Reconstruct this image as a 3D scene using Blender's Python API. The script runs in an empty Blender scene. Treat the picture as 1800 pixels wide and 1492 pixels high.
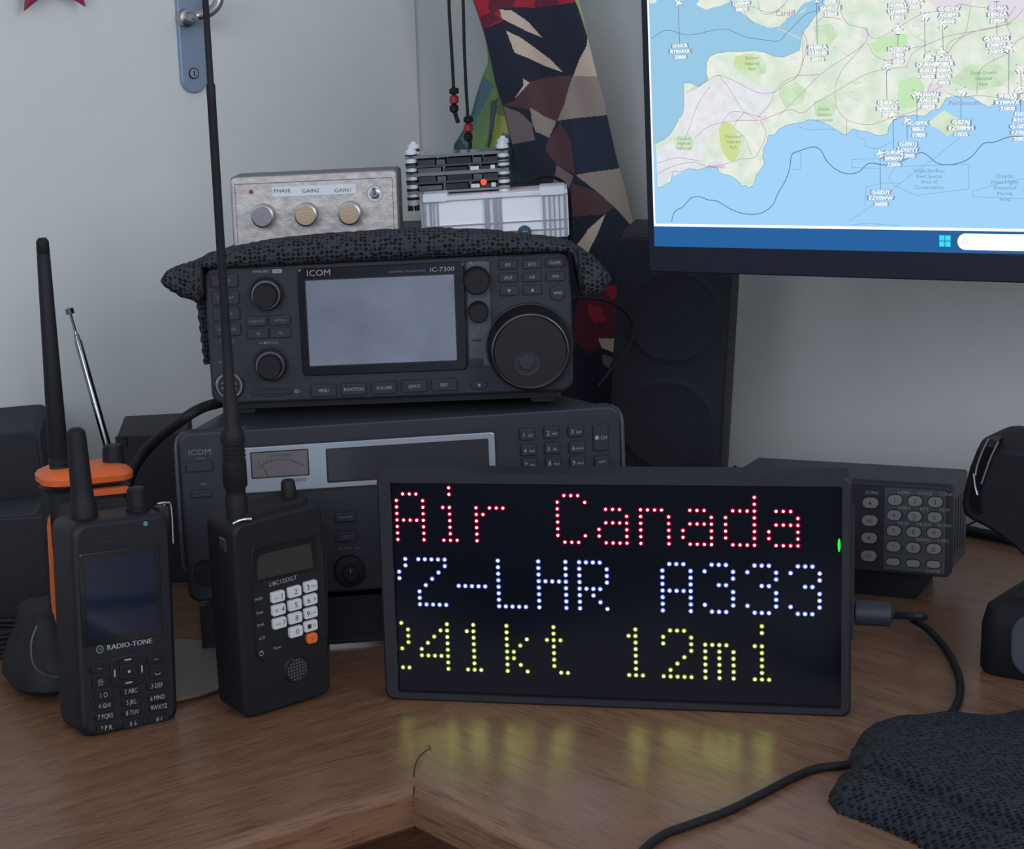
import bpy, bmesh, math, random
from mathutils import Vector, Matrix
from math import sin, cos, tan, pi, radians as R
random.seed(7)
SC = bpy.context.scene
COL = SC.collection
MM = .001

# ------------------------------------------------------------------ camera
F, PITCH, ROLL, CAMH, CX, CY = 3431., R(11.93), R(3.14), 395.2, 501.4, 798.9   # focal length and principal point for 1800 x 1492, mm
fw = Vector((0, cos(PITCH), -sin(PITCH))); rt0 = Vector((1, 0, 0)); dn0 = fw.cross(rt0)
rt = rt0 * cos(ROLL) + dn0 * sin(ROLL); dn = dn0 * cos(ROLL) - rt0 * sin(ROLL)
cd = bpy.data.cameras.new('camera'); cam = bpy.data.objects.new('camera', cd); COL.objects.link(cam)
cam.matrix_world = Matrix(((rt.x, -dn.x, -fw.x, 0), (rt.y, -dn.y, -fw.y, 0), (rt.z, -dn.z, -fw.z, CAMH * MM), (0, 0, 0, 1)))
cd.sensor_fit = 'HORIZONTAL'; cd.sensor_width = 36.; cd.lens = F / 1800 * 36
cd.shift_x = (900 - CX) / 1800; cd.shift_y = -(746 - CY) / 1800
cd.clip_start = .02; cd.clip_end = 50
SC.camera = cam

# ------------------------------------------------------------------ light and exposure
SC.view_settings.view_transform = 'Standard'; SC.view_settings.look = 'None'
SC.view_settings.exposure = 0.0; SC.view_settings.gamma = 1; SC.view_settings.use_curve_mapping = False
W = bpy.data.worlds.new('room_daylight'); SC.world = W; W.use_nodes = True
bg = W.node_tree.nodes['Background']; bg.inputs[1].default_value = .72
_n = W.node_tree.nodes.new('ShaderNodeTexNoise'); _n.inputs['Scale'].default_value = 4.5; _n.inputs['Detail'].default_value = 1.5; _c = W.node_tree.nodes.new('ShaderNodeTexCoord'); _r = W.node_tree.nodes.new('ShaderNodeValToRGB')
_r.color_ramp.elements[0].position = .38; _r.color_ramp.elements[0].color = (.22, .17, .22, 1); _r.color_ramp.elements[1].position = .64; _r.color_ramp.elements[1].color = (.84, 1.0, 1.0, 1); _e = _r.color_ramp.elements.new(.5); _e.color = (.50, .60, .76, 1)
W.node_tree.links.new(_c.outputs['Generated'], _n.inputs['Vector']); W.node_tree.links.new(_n.outputs['Fac'], _r.inputs[0]); W.node_tree.links.new(_r.outputs[0], bg.inputs[0])
def area(name, loc, target, sx, sy, col, power):
    l = bpy.data.lights.new(name, 'AREA'); l.shape = 'RECTANGLE'; l.size = sx; l.size_y = sy; l.color = col; l.energy = power
    o = bpy.data.objects.new(name, l); COL.objects.link(o); o.location = loc
    o.rotation_euler = (Vector(target) - Vector(loc)).to_track_quat('-Z', 'Y').to_euler(); return o
area('window_daylight', (1.5, -.95, 1.15), (.0, 1.5, .25), 1.1, 1.2, (.92, .90, .94), 20.)
area('left_fill_light', (-.7, -1.3, .95), (.35, 1.5, .25), 1.9, .9, (.80, .87, 1.0), 33.)  # added fill light from the left to brighten the right wall

# ------------------------------------------------------------------ measuring helpers (mm)
CAM = Vector((0, 0, CAMH))
def ray(px, py): return rt * ((px - CX) / F) + dn * ((py - CY) / F) + fw
def gnd(px, py, z=0):
    d = ray(px, py); return CAM + d * ((z - CAMH) / d.z)
def atY(px, py, Y):
    d = ray(px, py); return CAM + d * (Y / d.y)
def posem(x, y, z, yaw=0, tilt=0, roll=0):
    yaw, tilt, roll = R(yaw), R(tilt), R(roll)
    u = Vector((cos(yaw), sin(yaw), 0)); n0 = Vector((sin(yaw), -cos(yaw), 0)); up = Vector((0, 0, 1))
    v = up * cos(tilt) - n0 * sin(tilt)
    u2 = u * cos(roll) + v * sin(roll); v2 = v * cos(roll) - u * sin(roll); w = v2.cross(u2)
    return Matrix(((u2.x, w.x, v2.x, x), (u2.y, w.y, v2.y, y), (u2.z, w.z, v2.z, z), (0, 0, 0, 1)))
class Pose:
    def __init__(s, *a): s.m = posem(*a); s.i = s.m.inverted()
    def on(s, px, py, y=0):                      # a measured point on the plane local Y = y
        o = s.i @ CAM; d = s.i.to_3x3() @ ray(px, py); t = (y - o.y) / d.y; p = o + d * t; return p.x, p.z

# ------------------------------------------------------------------ materials
def lin(c):
    c = c / 255.; return c / 12.92 if c < .04045 else ((c + .055) / 1.055) ** 2.4
def rgb(r, g, b, k=1.): return (min(1, lin(r) / k), min(1, lin(g) / k), min(1, lin(b) / k), 1)
def mat(name, col, rough=.5, metal=0, bump=0, bscale=200, spec=.5, var=0, coat=0, emit=None, es=0, alpha=1, trans=0):
    m = bpy.data.materials.new(name); m.use_nodes = True; nt = m.node_tree; b = nt.nodes['Principled BSDF']
    b.inputs['Base Color'].default_value = col; b.inputs['Roughness'].default_value = rough; b.inputs['Metallic'].default_value = metal
    b.inputs['Specular IOR Level'].default_value = spec; b.inputs['Coat Weight'].default_value = coat; b.inputs['Alpha'].default_value = alpha
    b.inputs['Transmission Weight'].default_value = trans
    if emit: b.inputs['Emission Color'].default_value = emit; b.inputs['Emission Strength'].default_value = es
    if bump or var:
        tc = nt.nodes.new('ShaderNodeTexCoord'); n = nt.nodes.new('ShaderNodeTexNoise'); n.inputs['Scale'].default_value = bscale; n.inputs['Detail'].default_value = 4
        nt.links.new(tc.outputs['Object'], n.inputs['Vector'])
        if bump:
            bp = nt.nodes.new('ShaderNodeBump'); bp.inputs['Strength'].default_value = bump; bp.inputs['Distance'].default_value = .0006
            nt.links.new(n.outputs['Fac'], bp.inputs['Height']); nt.links.new(bp.outputs[0], b.inputs['Normal'])
        if var:
            mx = nt.nodes.new('ShaderNodeMix'); mx.data_type = 'RGBA'
            mx.inputs[6].default_value = tuple(c * (1 - var) for c in col[:3]) + (1,); mx.inputs[7].default_value = tuple(min(1, c * (1 + var)) for c in col[:3]) + (1,)
            nt.links.new(n.outputs['Fac'], mx.inputs[0]); nt.links.new(mx.outputs[2], b.inputs['Base Color'])
    return m
def glow(name, col, s):
    m = bpy.data.materials.new(name); m.use_nodes = True; nt = m.node_tree; nt.nodes.clear()
    e = nt.nodes.new('ShaderNodeEmission'); o = nt.nodes.new('ShaderNodeOutputMaterial'); e.inputs[0].default_value = col; e.inputs[1].default_value = s
    nt.links.new(e.outputs[0], o.inputs[0]); return m
def wood(name, ang, c0, c1, c2):
    m = bpy.data.materials.new(name); m.use_nodes = True; nt = m.node_tree; b = nt.nodes['Principled BSDF']; N = nt.nodes.new; L = nt.links.new
    tc = N('ShaderNodeTexCoord'); mp = N('ShaderNodeMapping'); mp.inputs['Rotation'].default_value = (0, 0, -ang); mp2 = N('ShaderNodeMapping'); mp2.inputs['Scale'].default_value = (9, 95, 95)
    L(tc.outputs['Object'], mp.inputs[0]); L(mp.outputs[0], mp2.inputs[0])
    n = N('ShaderNodeTexNoise'); n.inputs['Scale'].default_value = 1.; n.inputs['Detail'].default_value = 6; n.inputs['Distortion'].default_value = .6; L(mp2.outputs[0], n.inputs['Vector'])
    mp3 = N('ShaderNodeMapping'); mp3.inputs['Scale'].default_value = (45, 620, 620); L(mp.outputs[0], mp3.inputs[0])
    f = N('ShaderNodeTexNoise'); f.inputs['Scale'].default_value = 1.; f.inputs['Detail'].default_value = 3; L(mp3.outputs[0], f.inputs['Vector'])
    r = N('ShaderNodeValToRGB'); r.color_ramp.elements[0].position = .3; r.color_ramp.elements[0].color = c0; r.color_ramp.elements[1].position = .72; r.color_ramp.elements[1].color = c2
    e = r.color_ramp.elements.new(.5); e.color = c1; L(n.outputs['Fac'], r.inputs[0])
    r2 = N('ShaderNodeValToRGB'); r2.color_ramp.elements[0].position = .34; r2.color_ramp.elements[0].color = (.55, .48, .44, 1); r2.color_ramp.elements[1].position = .5; r2.color_ramp.elements[1].color = (1, 1, 1, 1)
    L(f.outputs['Fac'], r2.inputs[0]); mx = N('ShaderNodeMix'); mx.data_type = 'RGBA'; mx.blend_type = 'MULTIPLY'; mx.inputs[0].default_value = .8
    L(r.outputs[0], mx.inputs[6]); L(r2.outputs[0], mx.inputs[7]); L(mx.outputs[2], b.inputs['Base Color'])
    bp = N('ShaderNodeBump'); bp.inputs['Strength'].default_value = .35; bp.inputs['Distance'].default_value = .0004; L(f.outputs['Fac'], bp.inputs['Height']); L(bp.outputs[0], b.inputs['Normal'])
    b.inputs['Roughness'].default_value = .29; b.inputs['Specular IOR Level'].default_value = .45
    return m
def netmat(name, c_hi, c_lo, scale):
    m = bpy.data.materials.new(name); m.use_nodes = True; nt = m.node_tree; b = nt.nodes['Principled BSDF']; N = nt.nodes.new; L = nt.links.new
    tc = N('ShaderNodeTexCoord'); v = N('ShaderNodeTexVoronoi'); v.feature = 'F1'; v.inputs['Scale'].default_value = scale; v.inputs['Randomness'].default_value = .42
    L(tc.outputs['UV'], v.inputs['Vector'])
    r = N('ShaderNodeValToRGB'); r.color_ramp.elements[0].position = .30; r.color_ramp.elements[0].color = c_lo; r.color_ramp.elements[1].position = .46; r.color_ramp.elements[1].color = c_hi
    L(v.outputs['Distance'], r.inputs[0]); L(r.outputs[0], b.inputs['Base Color'])
    bp = N('ShaderNodeBump'); bp.inputs['Strength'].default_value = 1.; bp.inputs['Distance'].default_value = .0016; L(v.outputs['Distance'], bp.inputs['Height']); L(bp.outputs[0], b.inputs['Normal'])
    b.inputs['Roughness'].default_value = .8; b.inputs['Specular IOR Level'].default_value = .25
    return m
M = {}
M['wall'] = mat('painted wall', (.62, .63, .62, 1), .75, bump=.25, bscale=60, var=.03)
M['door'] = mat('white door paint', (.62, .63, .62, 1), .72, bump=.08, bscale=40, var=.02)
M['floor'] = mat('brown carpet', (.10, .085, .075, 1), .95, bump=.8, bscale=900, var=.3)
DL, DR = math.atan2(.53, .848), math.atan2(-.848, .53)
M['wood_l'] = wood('oak veneer left', DL, (.140, .068, .038, 1), (.176, .088, .049, 1), (.205, .106, .060, 1))
M['wood_r'] = wood('oak veneer right', DR, (.150, .077, .045, 1), (.188, .100, .060, 1), (.22, .120, .073, 1))
M['blk'] = mat('black plastic', (.0075, .0085, .0125, 1), .5, bump=.25, bscale=1500, spec=.3)
M['blk2'] = mat('charcoal plastic', (.020, .0225, .031, 1), .5, bump=.25, bscale=1500, spec=.32)
M['rub'] = mat('black rubber', (.0065, .0072, .0095, 1), .6, bump=.15, bscale=900, spec=.28)
M['gap'] = mat('black gap', (.003, .0035, .005, 1), .6)
M['gloss'] = mat('glossy black plastic', (.006, .007, .010, 1), .12, bump=.02, bscale=80)
M['glass'] = mat('dark screen glass', (.004, .009, .024, 1), .08, spec=.5, bump=.01, bscale=60)
M['lcd'] = mat('switched off lcd with reflection tone', (.185, .20, .255, 1), .14, spec=.8, var=.38, bscale=26)  # smudge mottling and reflected window light put into the base colour
M['ink'] = mat('white print', (.27, .28, .30, 1), .6)
M['inkd'] = mat('grey print', (.13, .135, .15, 1), .6)
M['inkk'] = mat('black print', (.02, .02, .025, 1), .6)
M['inkr'] = mat('red print', (.35, .06, .06, 1), .6)
M['silver'] = mat('silver painted plastic', (.33, .36, .41, 1), .32, metal=.35, bump=.05, bscale=600)
M['chrome'] = mat('polished steel', (.62, .62, .62, 1), .16, metal=1)
M['steel'] = mat('brushed steel', (.42, .42, .43, 1), .35, metal=1, bump=.1, bscale=500)
M['alu'] = mat('worn cast aluminium', (.44, .405, .385, 1), .42, metal=.25, bump=.9, bscale=170, var=.42)
M['aludk'] = mat('dark painted metal rim', (.10, .10, .11, 1), .4, metal=.5, bump=.2, bscale=200)
M['dsteel'] = mat('dark machined steel', (.22, .22, .23, 1), .3, metal=1, bump=.1, bscale=500)
M['bezel'] = mat('navy black monitor plastic', (.009, .013, .024, 1), .45, bump=.2, bscale=1200, spec=.3)
M['brass'] = mat('brass knob face', (.40, .30, .19, 1), .3, metal=.9, bump=.1, bscale=700)
M['orange'] = mat('orange plastic', (.62, .115, .022, 1), .45, bump=.1, bscale=600)
M['white'] = mat('white nylon', (.60, .62, .66, 1), .45)
M['clear'] = mat('frosted clear plastic', (.80, .83, .88, 1), .25, trans=.25, var=.05, bscale=60)
M['ribp'] = mat('clear plastic rib', (.36, .38, .45, 1), .2, trans=.2)
M['card'] = mat('white paper lining', (.80, .80, .82, 1), .7)
M['greyp'] = mat('grey plastic', (.050, .056, .068, 1), .5, bump=.15, bscale=900)
M['keyw'] = mat('white rubber key', (.50, .51, .53, 1), .5)
M['keyg'] = mat('grey rubber key', (.20, .195, .185, 1), .5)
M['net'] = netmat('black open knit', (.036, .039, .047, 1), (.0008, .0008, .0015, 1), .95)
M['net2'] = netmat('black mesh fabric', (.021, .025, .034, 1), (.0008, .001, .002, 1), 1.0)
M['cord'] = mat('black cord', (.004, .004, .005, 1), .7)
M['red'] = mat('dark red bead', (.30, .02, .03, 1), .35)
M['redfelt'] = mat('deep red felt', (.26, .025, .06, 1), .85, bump=.6, bscale=900, var=.2)
M['plate'] = mat('satin blue-grey metal', (.25, .32, .44, 1), .38, metal=.35, bump=.05, bscale=200)
M['meter'] = mat('meter dial paper', (.13, .115, .12, 1), .3)
M['dispd'] = mat('dark display window', (.035, .037, .042, 1), .2)
M['lcdg'] = mat('grey green lcd', (.028, .027, .025, 1), .25)
M['tray'] = mat('taupe tray', (.15, .115, .10, 1), .5, bump=.1, bscale=500)
M['grille'] = mat('speaker grille cloth', (.014, .017, .027, 1), .85, bump=1., bscale=1400)
M['blueglass'] = mat('blue glass', (.03, .07, .13, 1), .08)
M['redled'] = glow('lit red led', (1, .03, .02, 1), 4.)
M['greenled'] = glow('lit green led', (.02, 1, .05, 1), 1.2)
M['tealled'] = mat('teal led lens', (.05, .22, .22, 1), .3)

# ------------------------------------------------------------------ mesh builder (mm, local: X right, Y away, Z up; fronts face -Y)
def rr(cx, cz, w, h, r=0, n=4):
    r = min(r, w / 2 - .001, h / 2 - .001)
    if r <= 0: return [(cx - w / 2, cz - h / 2), (cx + w / 2, cz - h / 2), (cx + w / 2, cz + h / 2), (cx - w / 2, cz + h / 2)]
    o = []
    for qx, qz, a0 in ((1, -1, -90), (1, 1, 0), (-1, 1, 90), (-1, -1, 180)):
        for k in range(n + 1):
            a = R(a0 + 90 * k / n); o.append((cx + qx * (w / 2 - r) + r * cos(a), cz + qz * (h / 2 - r) + r * sin(a)))
    return o
def circ(cx, cz, r, n=32, rz=None): return [(cx + r * cos(2 * pi * k / n), cz + (rz or r) * sin(2 * pi * k / n)) for k in range(n)]
TC = {}
def textmesh(s):
    if s not in TC:
        c = bpy.data.curves.new('t', 'FONT'); c.body = s; c.align_x = 'CENTER'; c.align_y = 'CENTER'; c.resolution_u = 2
        o = bpy.data.objects.new('t', c); me = o.to_mesh()
        TC[s] = ([v.co.copy() for v in me.vertices], [tuple(p.vertices) for p in me.polygons])
        o.to_mesh_clear(); bpy.data.objects.remove(o); bpy.data.curves.remove(c)
    return TC[s]
class MB:
    def __init__(s): s.v = []; s.f = []; s.mi = []; s.ms = []
    def m(s, k):
        k = M[k] if isinstance(k, str) else k
        if k not in s.ms: s.ms.append(k)
        return s.ms.index(k)
    def add(s, vs, fs, k):
        b = len(s.v); i = s.m(k); s.v += [Vector(v) for v in vs]
        for f in fs: s.f.append([b + q for q in f]); s.mi.append(i)
        return s
    def loft(s, rings, k, cap0=True, cap1=True, kc=None):
        n = len(rings[0]); vs = [p for r in rings for p in r]; fs = []
        for a in range(len(rings) - 1):
            for j in range(n): fs.append((a * n + j, a * n + (j + 1) % n, (a + 1) * n + (j + 1) % n, (a + 1) * n + j))
        s.add(vs, fs, k)
        if cap0: s.add(rings[0], [list(range(n - 1, -1, -1))], kc or k)
        if cap1: s.add(rings[-1], [list(range(n))], k)
        return s
    def prism(s, pts, y0, y1, k, c=0, kc=None):      # outline in X,Z pushed from y0 (front) to y1, chamfer c
        if c:
            cx = sum(p[0] for p in pts) / len(pts); cz = sum(p[1] for p in pts) / len(pts)
            w = max(p[0] for p in pts) - min(p[0] for p in pts); h = max(p[1] for p in pts) - min(p[1] for p in pts)
            fx, fz = 1 - 2 * c / w, 1 - 2 * c / h
            fx2, fz2 = 1 - .6 * c / w, 1 - .6 * c / h
            R0 = [(cx + (x - cx) * fx, y0, cz + (z - cz) * fz) for x, z in pts]; R1 = [(cx + (x - cx) * fx2, y0 + .3 * c, cz + (z - cz) * fz2) for x, z in pts]
            rings = [R0, R1, [(x, y0 + c, z) for x, z in pts], [(x, y1, z) for x, z in pts]]
        else: rings = [[(x, y0, z) for x, z in pts], [(x, y1, z) for x, z in pts]]
        return s.loft(rings, k, kc=kc)
    def box(s, x0, x1, y0, y1, z0, z1, k, r=0, c=0): return s.prism(rr((x0 + x1) / 2, (z0 + z1) / 2, x1 - x0, z1 - z0, r), y0, y1, k, c)
    def lathe_y(s, cx, cz, prof, k, n=40, kc=None):   # prof: (radius, y) front to back
        return s.loft([[(cx + r * cos(2 * pi * j / n), y, cz + r * sin(2 * pi * j / n)) for j in range(n)] for r, y in prof], k, kc=kc)
    def lathe(s, p0, p1, prof, k, n=24):              # along an axis; prof (t mm from p0, radius)
        p0, p1 = Vector(p0), Vector(p1); ax = (p1 - p0).normalized(); e1 = ax.orthogonal().normalized(); e2 = ax.cross(e1)
        return s.loft([[p0 + ax * t + (e1 * cos(2 * pi * j / n) + e2 * sin(2 * pi * j / n)) * r for j in range(n)] for t, r in prof], k)
    def tube(s, pts, r, k, n=10, sub=8):
        P = [Vector(p) for p in pts]; Q = []
        if sub > 1 and len(P) > 2:
            E = [P[0] * 2 - P[1]] + P + [P[-1] * 2 - P[-2]]
            for i in range(1, len(E) - 2):
                a, b, c, d = E[i - 1:i + 3]
                for q in range(sub):
                    t = q / sub; Q.append(.5 * ((2 * b) + (c - a) * t + (2 * a - 5 * b + 4 * c - d) * t * t + (3 * b - a - 3 * c + d) * t ** 3))
            Q.append(P[-1])
        else: Q = P
        rings = []; e1 = None
        for i, p in enumerate(Q):
            t = (Q[min(i + 1, len(Q) - 1)] - Q[max(i - 1, 0)]).normalized()
            e1 = t.orthogonal().normalized() if e1 is None else (e1 - t * e1.dot(t)).normalized()
            e2 = t.cross(e1); rings.append([p + (e1 * cos(2 * pi * j / n) + e2 * sin(2 * pi * j / n)) * r for j in range(n)])
        return s.loft(rings, k)
    def text(s, t, x, z, y, h, k='ink', rot=0, sx=1, bold=0):
        vs, fs = textmesh(t); q = h / .70; c, d = cos(rot), sin(rot)
        for ox in ((0, bold) if bold else (0,)):
            s.add([(x + (v.x * c * sx - v.y * d) * q + ox, y, z + (v.x * d * sx + v.y * c) * q) for v in vs], fs, k)
        return s
    def build(s, name, parent=None, label=None, sharp=35, uv=None, loc=None):
        me = bpy.data.meshes.new(name); me.from_pydata([v * MM for v in s.v], [], s.f)
        for m_ in s.ms: me.materials.append(m_)
        me.polygons.foreach_set('material_index', s.mi)
        if uv:
            l = me.uv_layers.new(name='UVMap'); lv = [0] * len(me.loops); me.loops.foreach_get('vertex_index', lv)
            for i, vi in enumerate(lv): l.data[i].uv = uv[vi]
        me.update(); me.shade_smooth(); me.set_sharp_from_angle(angle=R(sharp))
        o = bpy.data.objects.new(name, me); COL.objects.link(o)
        if parent: o.parent = parent
        if label: o['label'] = label
        if loc: o.location = Vector(loc) * MM
        return o
def thing(name, label, cat, pose=None, loc=None, group=None):
    o = bpy.data.objects.new(name, None); COL.objects.link(o); o.empty_display_size = .02
    if pose:
        m = pose.m.copy(); m.translation = m.translation * MM; o.matrix_world = m
    elif loc: o.location = Vector(loc) * MM
    o['label'] = label; o['category'] = cat
    if group: o['group'] = group
    return o
def tag(o, label, cat, group=None, kind=None):
    if label: o['label'] = label
    if cat: o['category'] = cat
    if group: o['group'] = group
    if kind: o['kind'] = kind
    return o
def key(root, pz, px, py, w, h, leg='', name='button', r=1., d=1.5, k='blk2', ink='inkd', th=None, y=0, gap=.7, label=None, off=0, shape=None, sx=.9, texts=()):
    x, z = pz.on(px, py, y); b = MB()
    o = shape(x, z) if shape else rr(x, z, w, h, r); g = shape(x, z, gap) if shape else rr(x, z, w + 2 * gap, h + 2 * gap, r + gap)
    if gap: b.prism(g, y - .12, y + .3, 'gap')
    b.prism(o, y - d, y, k, .45)
    if leg: b.text(leg, x + off, z, y - d - .06, th or min(h * .3, 2.2), ink, sx=sx)
    for dx, dz, hh_, t_, i_ in texts: b.text(t_, x + dx, z + dz, y - d - .06, hh_, i_)
    return b.build(name, root, label)
def words(root, pz, L, name='lettering'):
    for t, a, c, y, h, k, sx in L: bb = MB(); bb.text(t, *pz.on(a, c, y + .05), y, h, k, sx=sx); bb.build(name, root)

# ------------------------------------------------------------------ the setting
dl = Vector((-.848, -.530, 0)); dr = Vector((.530, -.848, 0)); nl = Vector((-.530, .848, 0)); nr = Vector((.848, .530, 0)); C0 = Vector((59, 991, 0)); D = 629.
CORNER = C0 + nl * D + nr * D
def slab(name, p, dirv, nv, length, z0, z1, th, m, back=0):
    b = MB(); a = p + dirv * (-back); c = p + dirv * length
    vs = [a, c, c + nv * th, a + nv * th]
    b.add([(v.x, v.y, z0) for v in vs] + [(v.x, v.y, z1) for v in vs], [(3, 2, 1, 0), (4, 5, 6, 7), (0, 1, 5, 4), (1, 2, 6, 5), (2, 3, 7, 6), (3, 0, 4, 7)], m)
    return b.build(name)
tag(slab('wall_left', CORNER, dl, nl, 2600, -740, 1660, 80, 'wall', 80), None, None, kind='structure')
tag(slab('wall_right', CORNER, dr, nr, 2900, -740, 1660, 80, 'wall'), None, None, kind='structure')
b = MB(); b.add([(-3500, -2200, -740), (3500, -2200, -740), (3500, 2600, -740), (-3500, 2600, -740)], [(0, 1, 2, 3)], 'floor'); tag(b.build('floor'), None, None, kind='structure')
# door leaf on the left wall with its handle
dstart = 147.
o = slab('door_1', CORNER + dl * dstart - nl * 4, dl, nl, 780, -735, 1300, 3.8, 'door'); tag(o, None, None, kind='structure')
def wl(px, py, off=0, n=nl):
    d = ray(px, py); t = (D - off - (CAM - C0).dot(n)) / d.dot(n); return CAM + d * t
pA = wl(340, 163, 4); pB = wl(327, 0, 4)
mid = (pA + pB) / 2
hm = Matrix(((-dl.x, nl.x, 0, pA.x), (-dl.y, nl.y, 0, pA.y), (0, 0, 1, 0), (0, 0, 0, 1)))
class P2(Pose):
    def __init__(s, m): s.m = m; s.i = m.inverted()
hp = P2(hm)
hx0, hz0 = hp.on(340, 163); hw = 25.
hroot = thing('door_handle', 'satin blue-grey metal lever handle plate on the white door behind the whip antenna', 'door handle', hp)
xl, zl = hp.on(331, 60)
b = MB(); b.prism(rr(hx0, hz0 + 115, hw, 230, 12, 8), -4, 0, 'plate', 1.2); b.build('backplate', hroot)
xk, zk = hp.on(340, 129, -4)
b = MB(); b.prism(circ(xk, zk, 4.6), -5.2, -3.5, 'gap', .3); b.prism(circ(xk, zk, 3.8), -5.6, -4, 'plate', .3); b.box(xk - .5, xk + .5, -5.8, -5, zk - 2.2, zk + 2.2, 'gap'); b.build('keyhole', hroot)
x1, z1 = hp.on(325, 32, -4); pts = [(x1, -4, z1), (x1, -30, z1), (hp.on(345, 28, -34)[0], -34, hp.on(345, 28, -34)[1]), (hp.on(368, 22, -34)[0], -34, hp.on(368, 22, -34)[1]), (hp.on(383, 5, -34)[0], -34, hp.on(383, 5, -34)[1]), (hp.on(385, -20, -34)[0], -34, hp.on(385, -20, -34)[1])]
b = MB(); b.tube(pts, 4.2, 'steel', 12); b.lathe((x1, 0, z1), (x1, -30, z1), [(3.5, 8), (9, 7), (10, 5)], 'steel'); b.build('lever', hroot)

# desk: two veneered leaves mitred at the inner corner
def leaf(name, a, dirv, nv, L, m, parent, front=True):
    b = MB(); th = 26.; rad = 7.
    other = nr if nv is nl else nl
    # section points: distance inward from the front edge, z
    sec = []
    for k in range(7):
        t = R(90 * k / 6); sec.append((rad - rad * sin(pi / 2 - t) if False else rad - rad * cos(t), 0 - rad + rad * sin(t)))
    sec = [(0, -th + 3), (3, -th)][::-1] + [(rad - rad * cos(R(15 * k)), -rad + rad * sin(R(15 * k))) for k in range(7)]
    full = [(D - 2, -th)] + sec + [(D - 2, 0)]
    ring0 = [C0 + nl * q + nr * q + Vector((0, 0, z)) for q, z in full]         # mitre
    ring1 = [C0 + dirv * L + nv * q + Vector((0, 0, z)) for q, z in full]
    b.loft([ring0, ring1], m); return b.build(name, parent)
desk = thing('corner_desk', 'wood veneered corner desk carrying all the radios and the lit sign', 'desk', loc=(0, 0, 0))
leaf('left_leaf', None, dl, nl, 1500, 'wood_l', desk); leaf('right_leaf', None, dr, nr, 1700, 'wood_r', desk)
sp = [gnd(727, 1372) + Vector((0, 0, -1)), gnd(727.5, 1362), gnd(731, 1342), gnd(739, 1328), gnd(752, 1318), gnd(757, 1316), gnd(753, 1310)]
b = MB(); b.tube([C0 + Vector((0, 0, -27))+nr*.5+nl*.5, C0 + Vector((0, 0, -9))+nr*.2+nl*.2, C0 + (nr+nl)*1.6+ Vector((0, 0, -2.4))] + [p + Vector((0, 0, .05)) for p in sp[1:]], .38, 'gap', 6); b.build('veneer_crack', desk, 'thin dark curved crack in the veneer')
b = MB()
for i, (dv, nv) in enumerate(((dl, nl), (dr, nr))):
    p = C0 + nv * 330
    vs = [C0 + (nl + nr) * 330, p + dv * 1300, p + dv * 1300 + nv * 18, C0 + (nl + nr) * 348]
    b.add([(v.x, v.y, -738) for v in vs] + [(v.x, v.y, -27) for v in vs], [(3, 2, 1, 0), (4, 5, 6, 7), (0, 1, 5, 4), (1, 2, 6, 5), (2, 3, 7, 6), (3, 0, 4, 7)], 'wood_l')
b.build('back_panel', desk)

exec_parts = []
# ------------------------------------------------------------------ receiver with analogue meter (lower box of the stack)
pz = Pose(-68, 1228.6, 40.6, 2.5, 1.2, 0)
rx = thing('communications_receiver', 'wide charcoal desktop receiver with analogue meter and silver display frame, under the smaller transceiver', 'radio', pz)
b = MB(); b.loft([[(x, y, z) for x, z in rr(cx_, 55, w_, 110, 4)] for y, cx_, w_ in ((14, 143.5, 279), (40, 143.5, 262), (105, 143.5, 216), (260, 143.5, 206))], 'blk2'); b.build('cabinet', rx)
b = MB(); b.prism(rr(143.5, 56, 287, 112, 7, 6), 0, 15, 'blk2', 1.6); b.build('front_panel', rx)
def oz(a, c, y=0): return pz.on(a, c, y)
x0, z1 = oz(412, 788); x1, _ = oz(869, 765); _, z0 = oz(669, 851)
b = MB(); b.prism(rr((x0 + x1) / 2, (z0 + z1) / 2, x1 - x0 + 2.6, z1 - z0 + 2.6, 3), -.4, .5, 'gap'); b.prism(rr((x0 + x1) / 2, (z0 + z1) / 2, x1 - x0, z1 - z0, 2.2), -1.4, .5, 'silver', .5); sf = b.build('display_frame', rx, 'silver frame around meter and display')
xa, za = oz(572, 783, -1.4); xb, zb = oz(858, 765, -1.4); zb0 = oz(572, 852, -1.4)[1]
b = MB(); b.prism(rr((xa + xb) / 2, (z1 - 3.8 + z0 + 3.5) / 2, xb - xa, z1 - z0 - 7.3, 1), -1.75, -1, 'gap'); b.prism(rr((xa + xb) / 2, (z1 + z0) / 2, xb - xa - 2, z1 - z0 - 9, .8), -1.9, -1, 'dispd', .1); b.build('display', sf)
xm, zm = oz(492, 815, -1.4)
b = MB(); b.prism(rr(xm, zm, 37.6, 17.5, .8), -1.7, -1, 'gap'); b.prism(rr(xm, zm, 36, 16, .5), -1.9, -1, 'meter', .1)
for k in range(24):
    a0, a1 = R(125 - 70 * k / 24), R(125 - 70 * (k + 1) / 24)
    for rr0, w in ((25, .35),): b.add([(xm + q * cos(t), -2, zm - 22.5 + q * sin(t)) for t, q in ((a0, rr0), (a1, rr0), (a1, rr0 + w), (a0, rr0 + w))], [(0, 1, 2, 3)], 'inkk')
for k in range(0, 25, 2):
    t = R(125 - 70 * k / 24); c_, s_ = cos(t), sin(t); b.add([(xm + 25 * c_ - .15, -2, zm - 22.5 + 25 * s_), (xm + 25 * c_ + .15, -2, zm - 22.5 + 25 * s_), (xm + 27 * c_ + .15, -2, zm - 22.5 + 27 * s_), (xm + 27 * c_ - .15, -2, zm - 22.5 + 27 * s_)], [(0, 1, 2, 3)], 'inkk')
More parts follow.
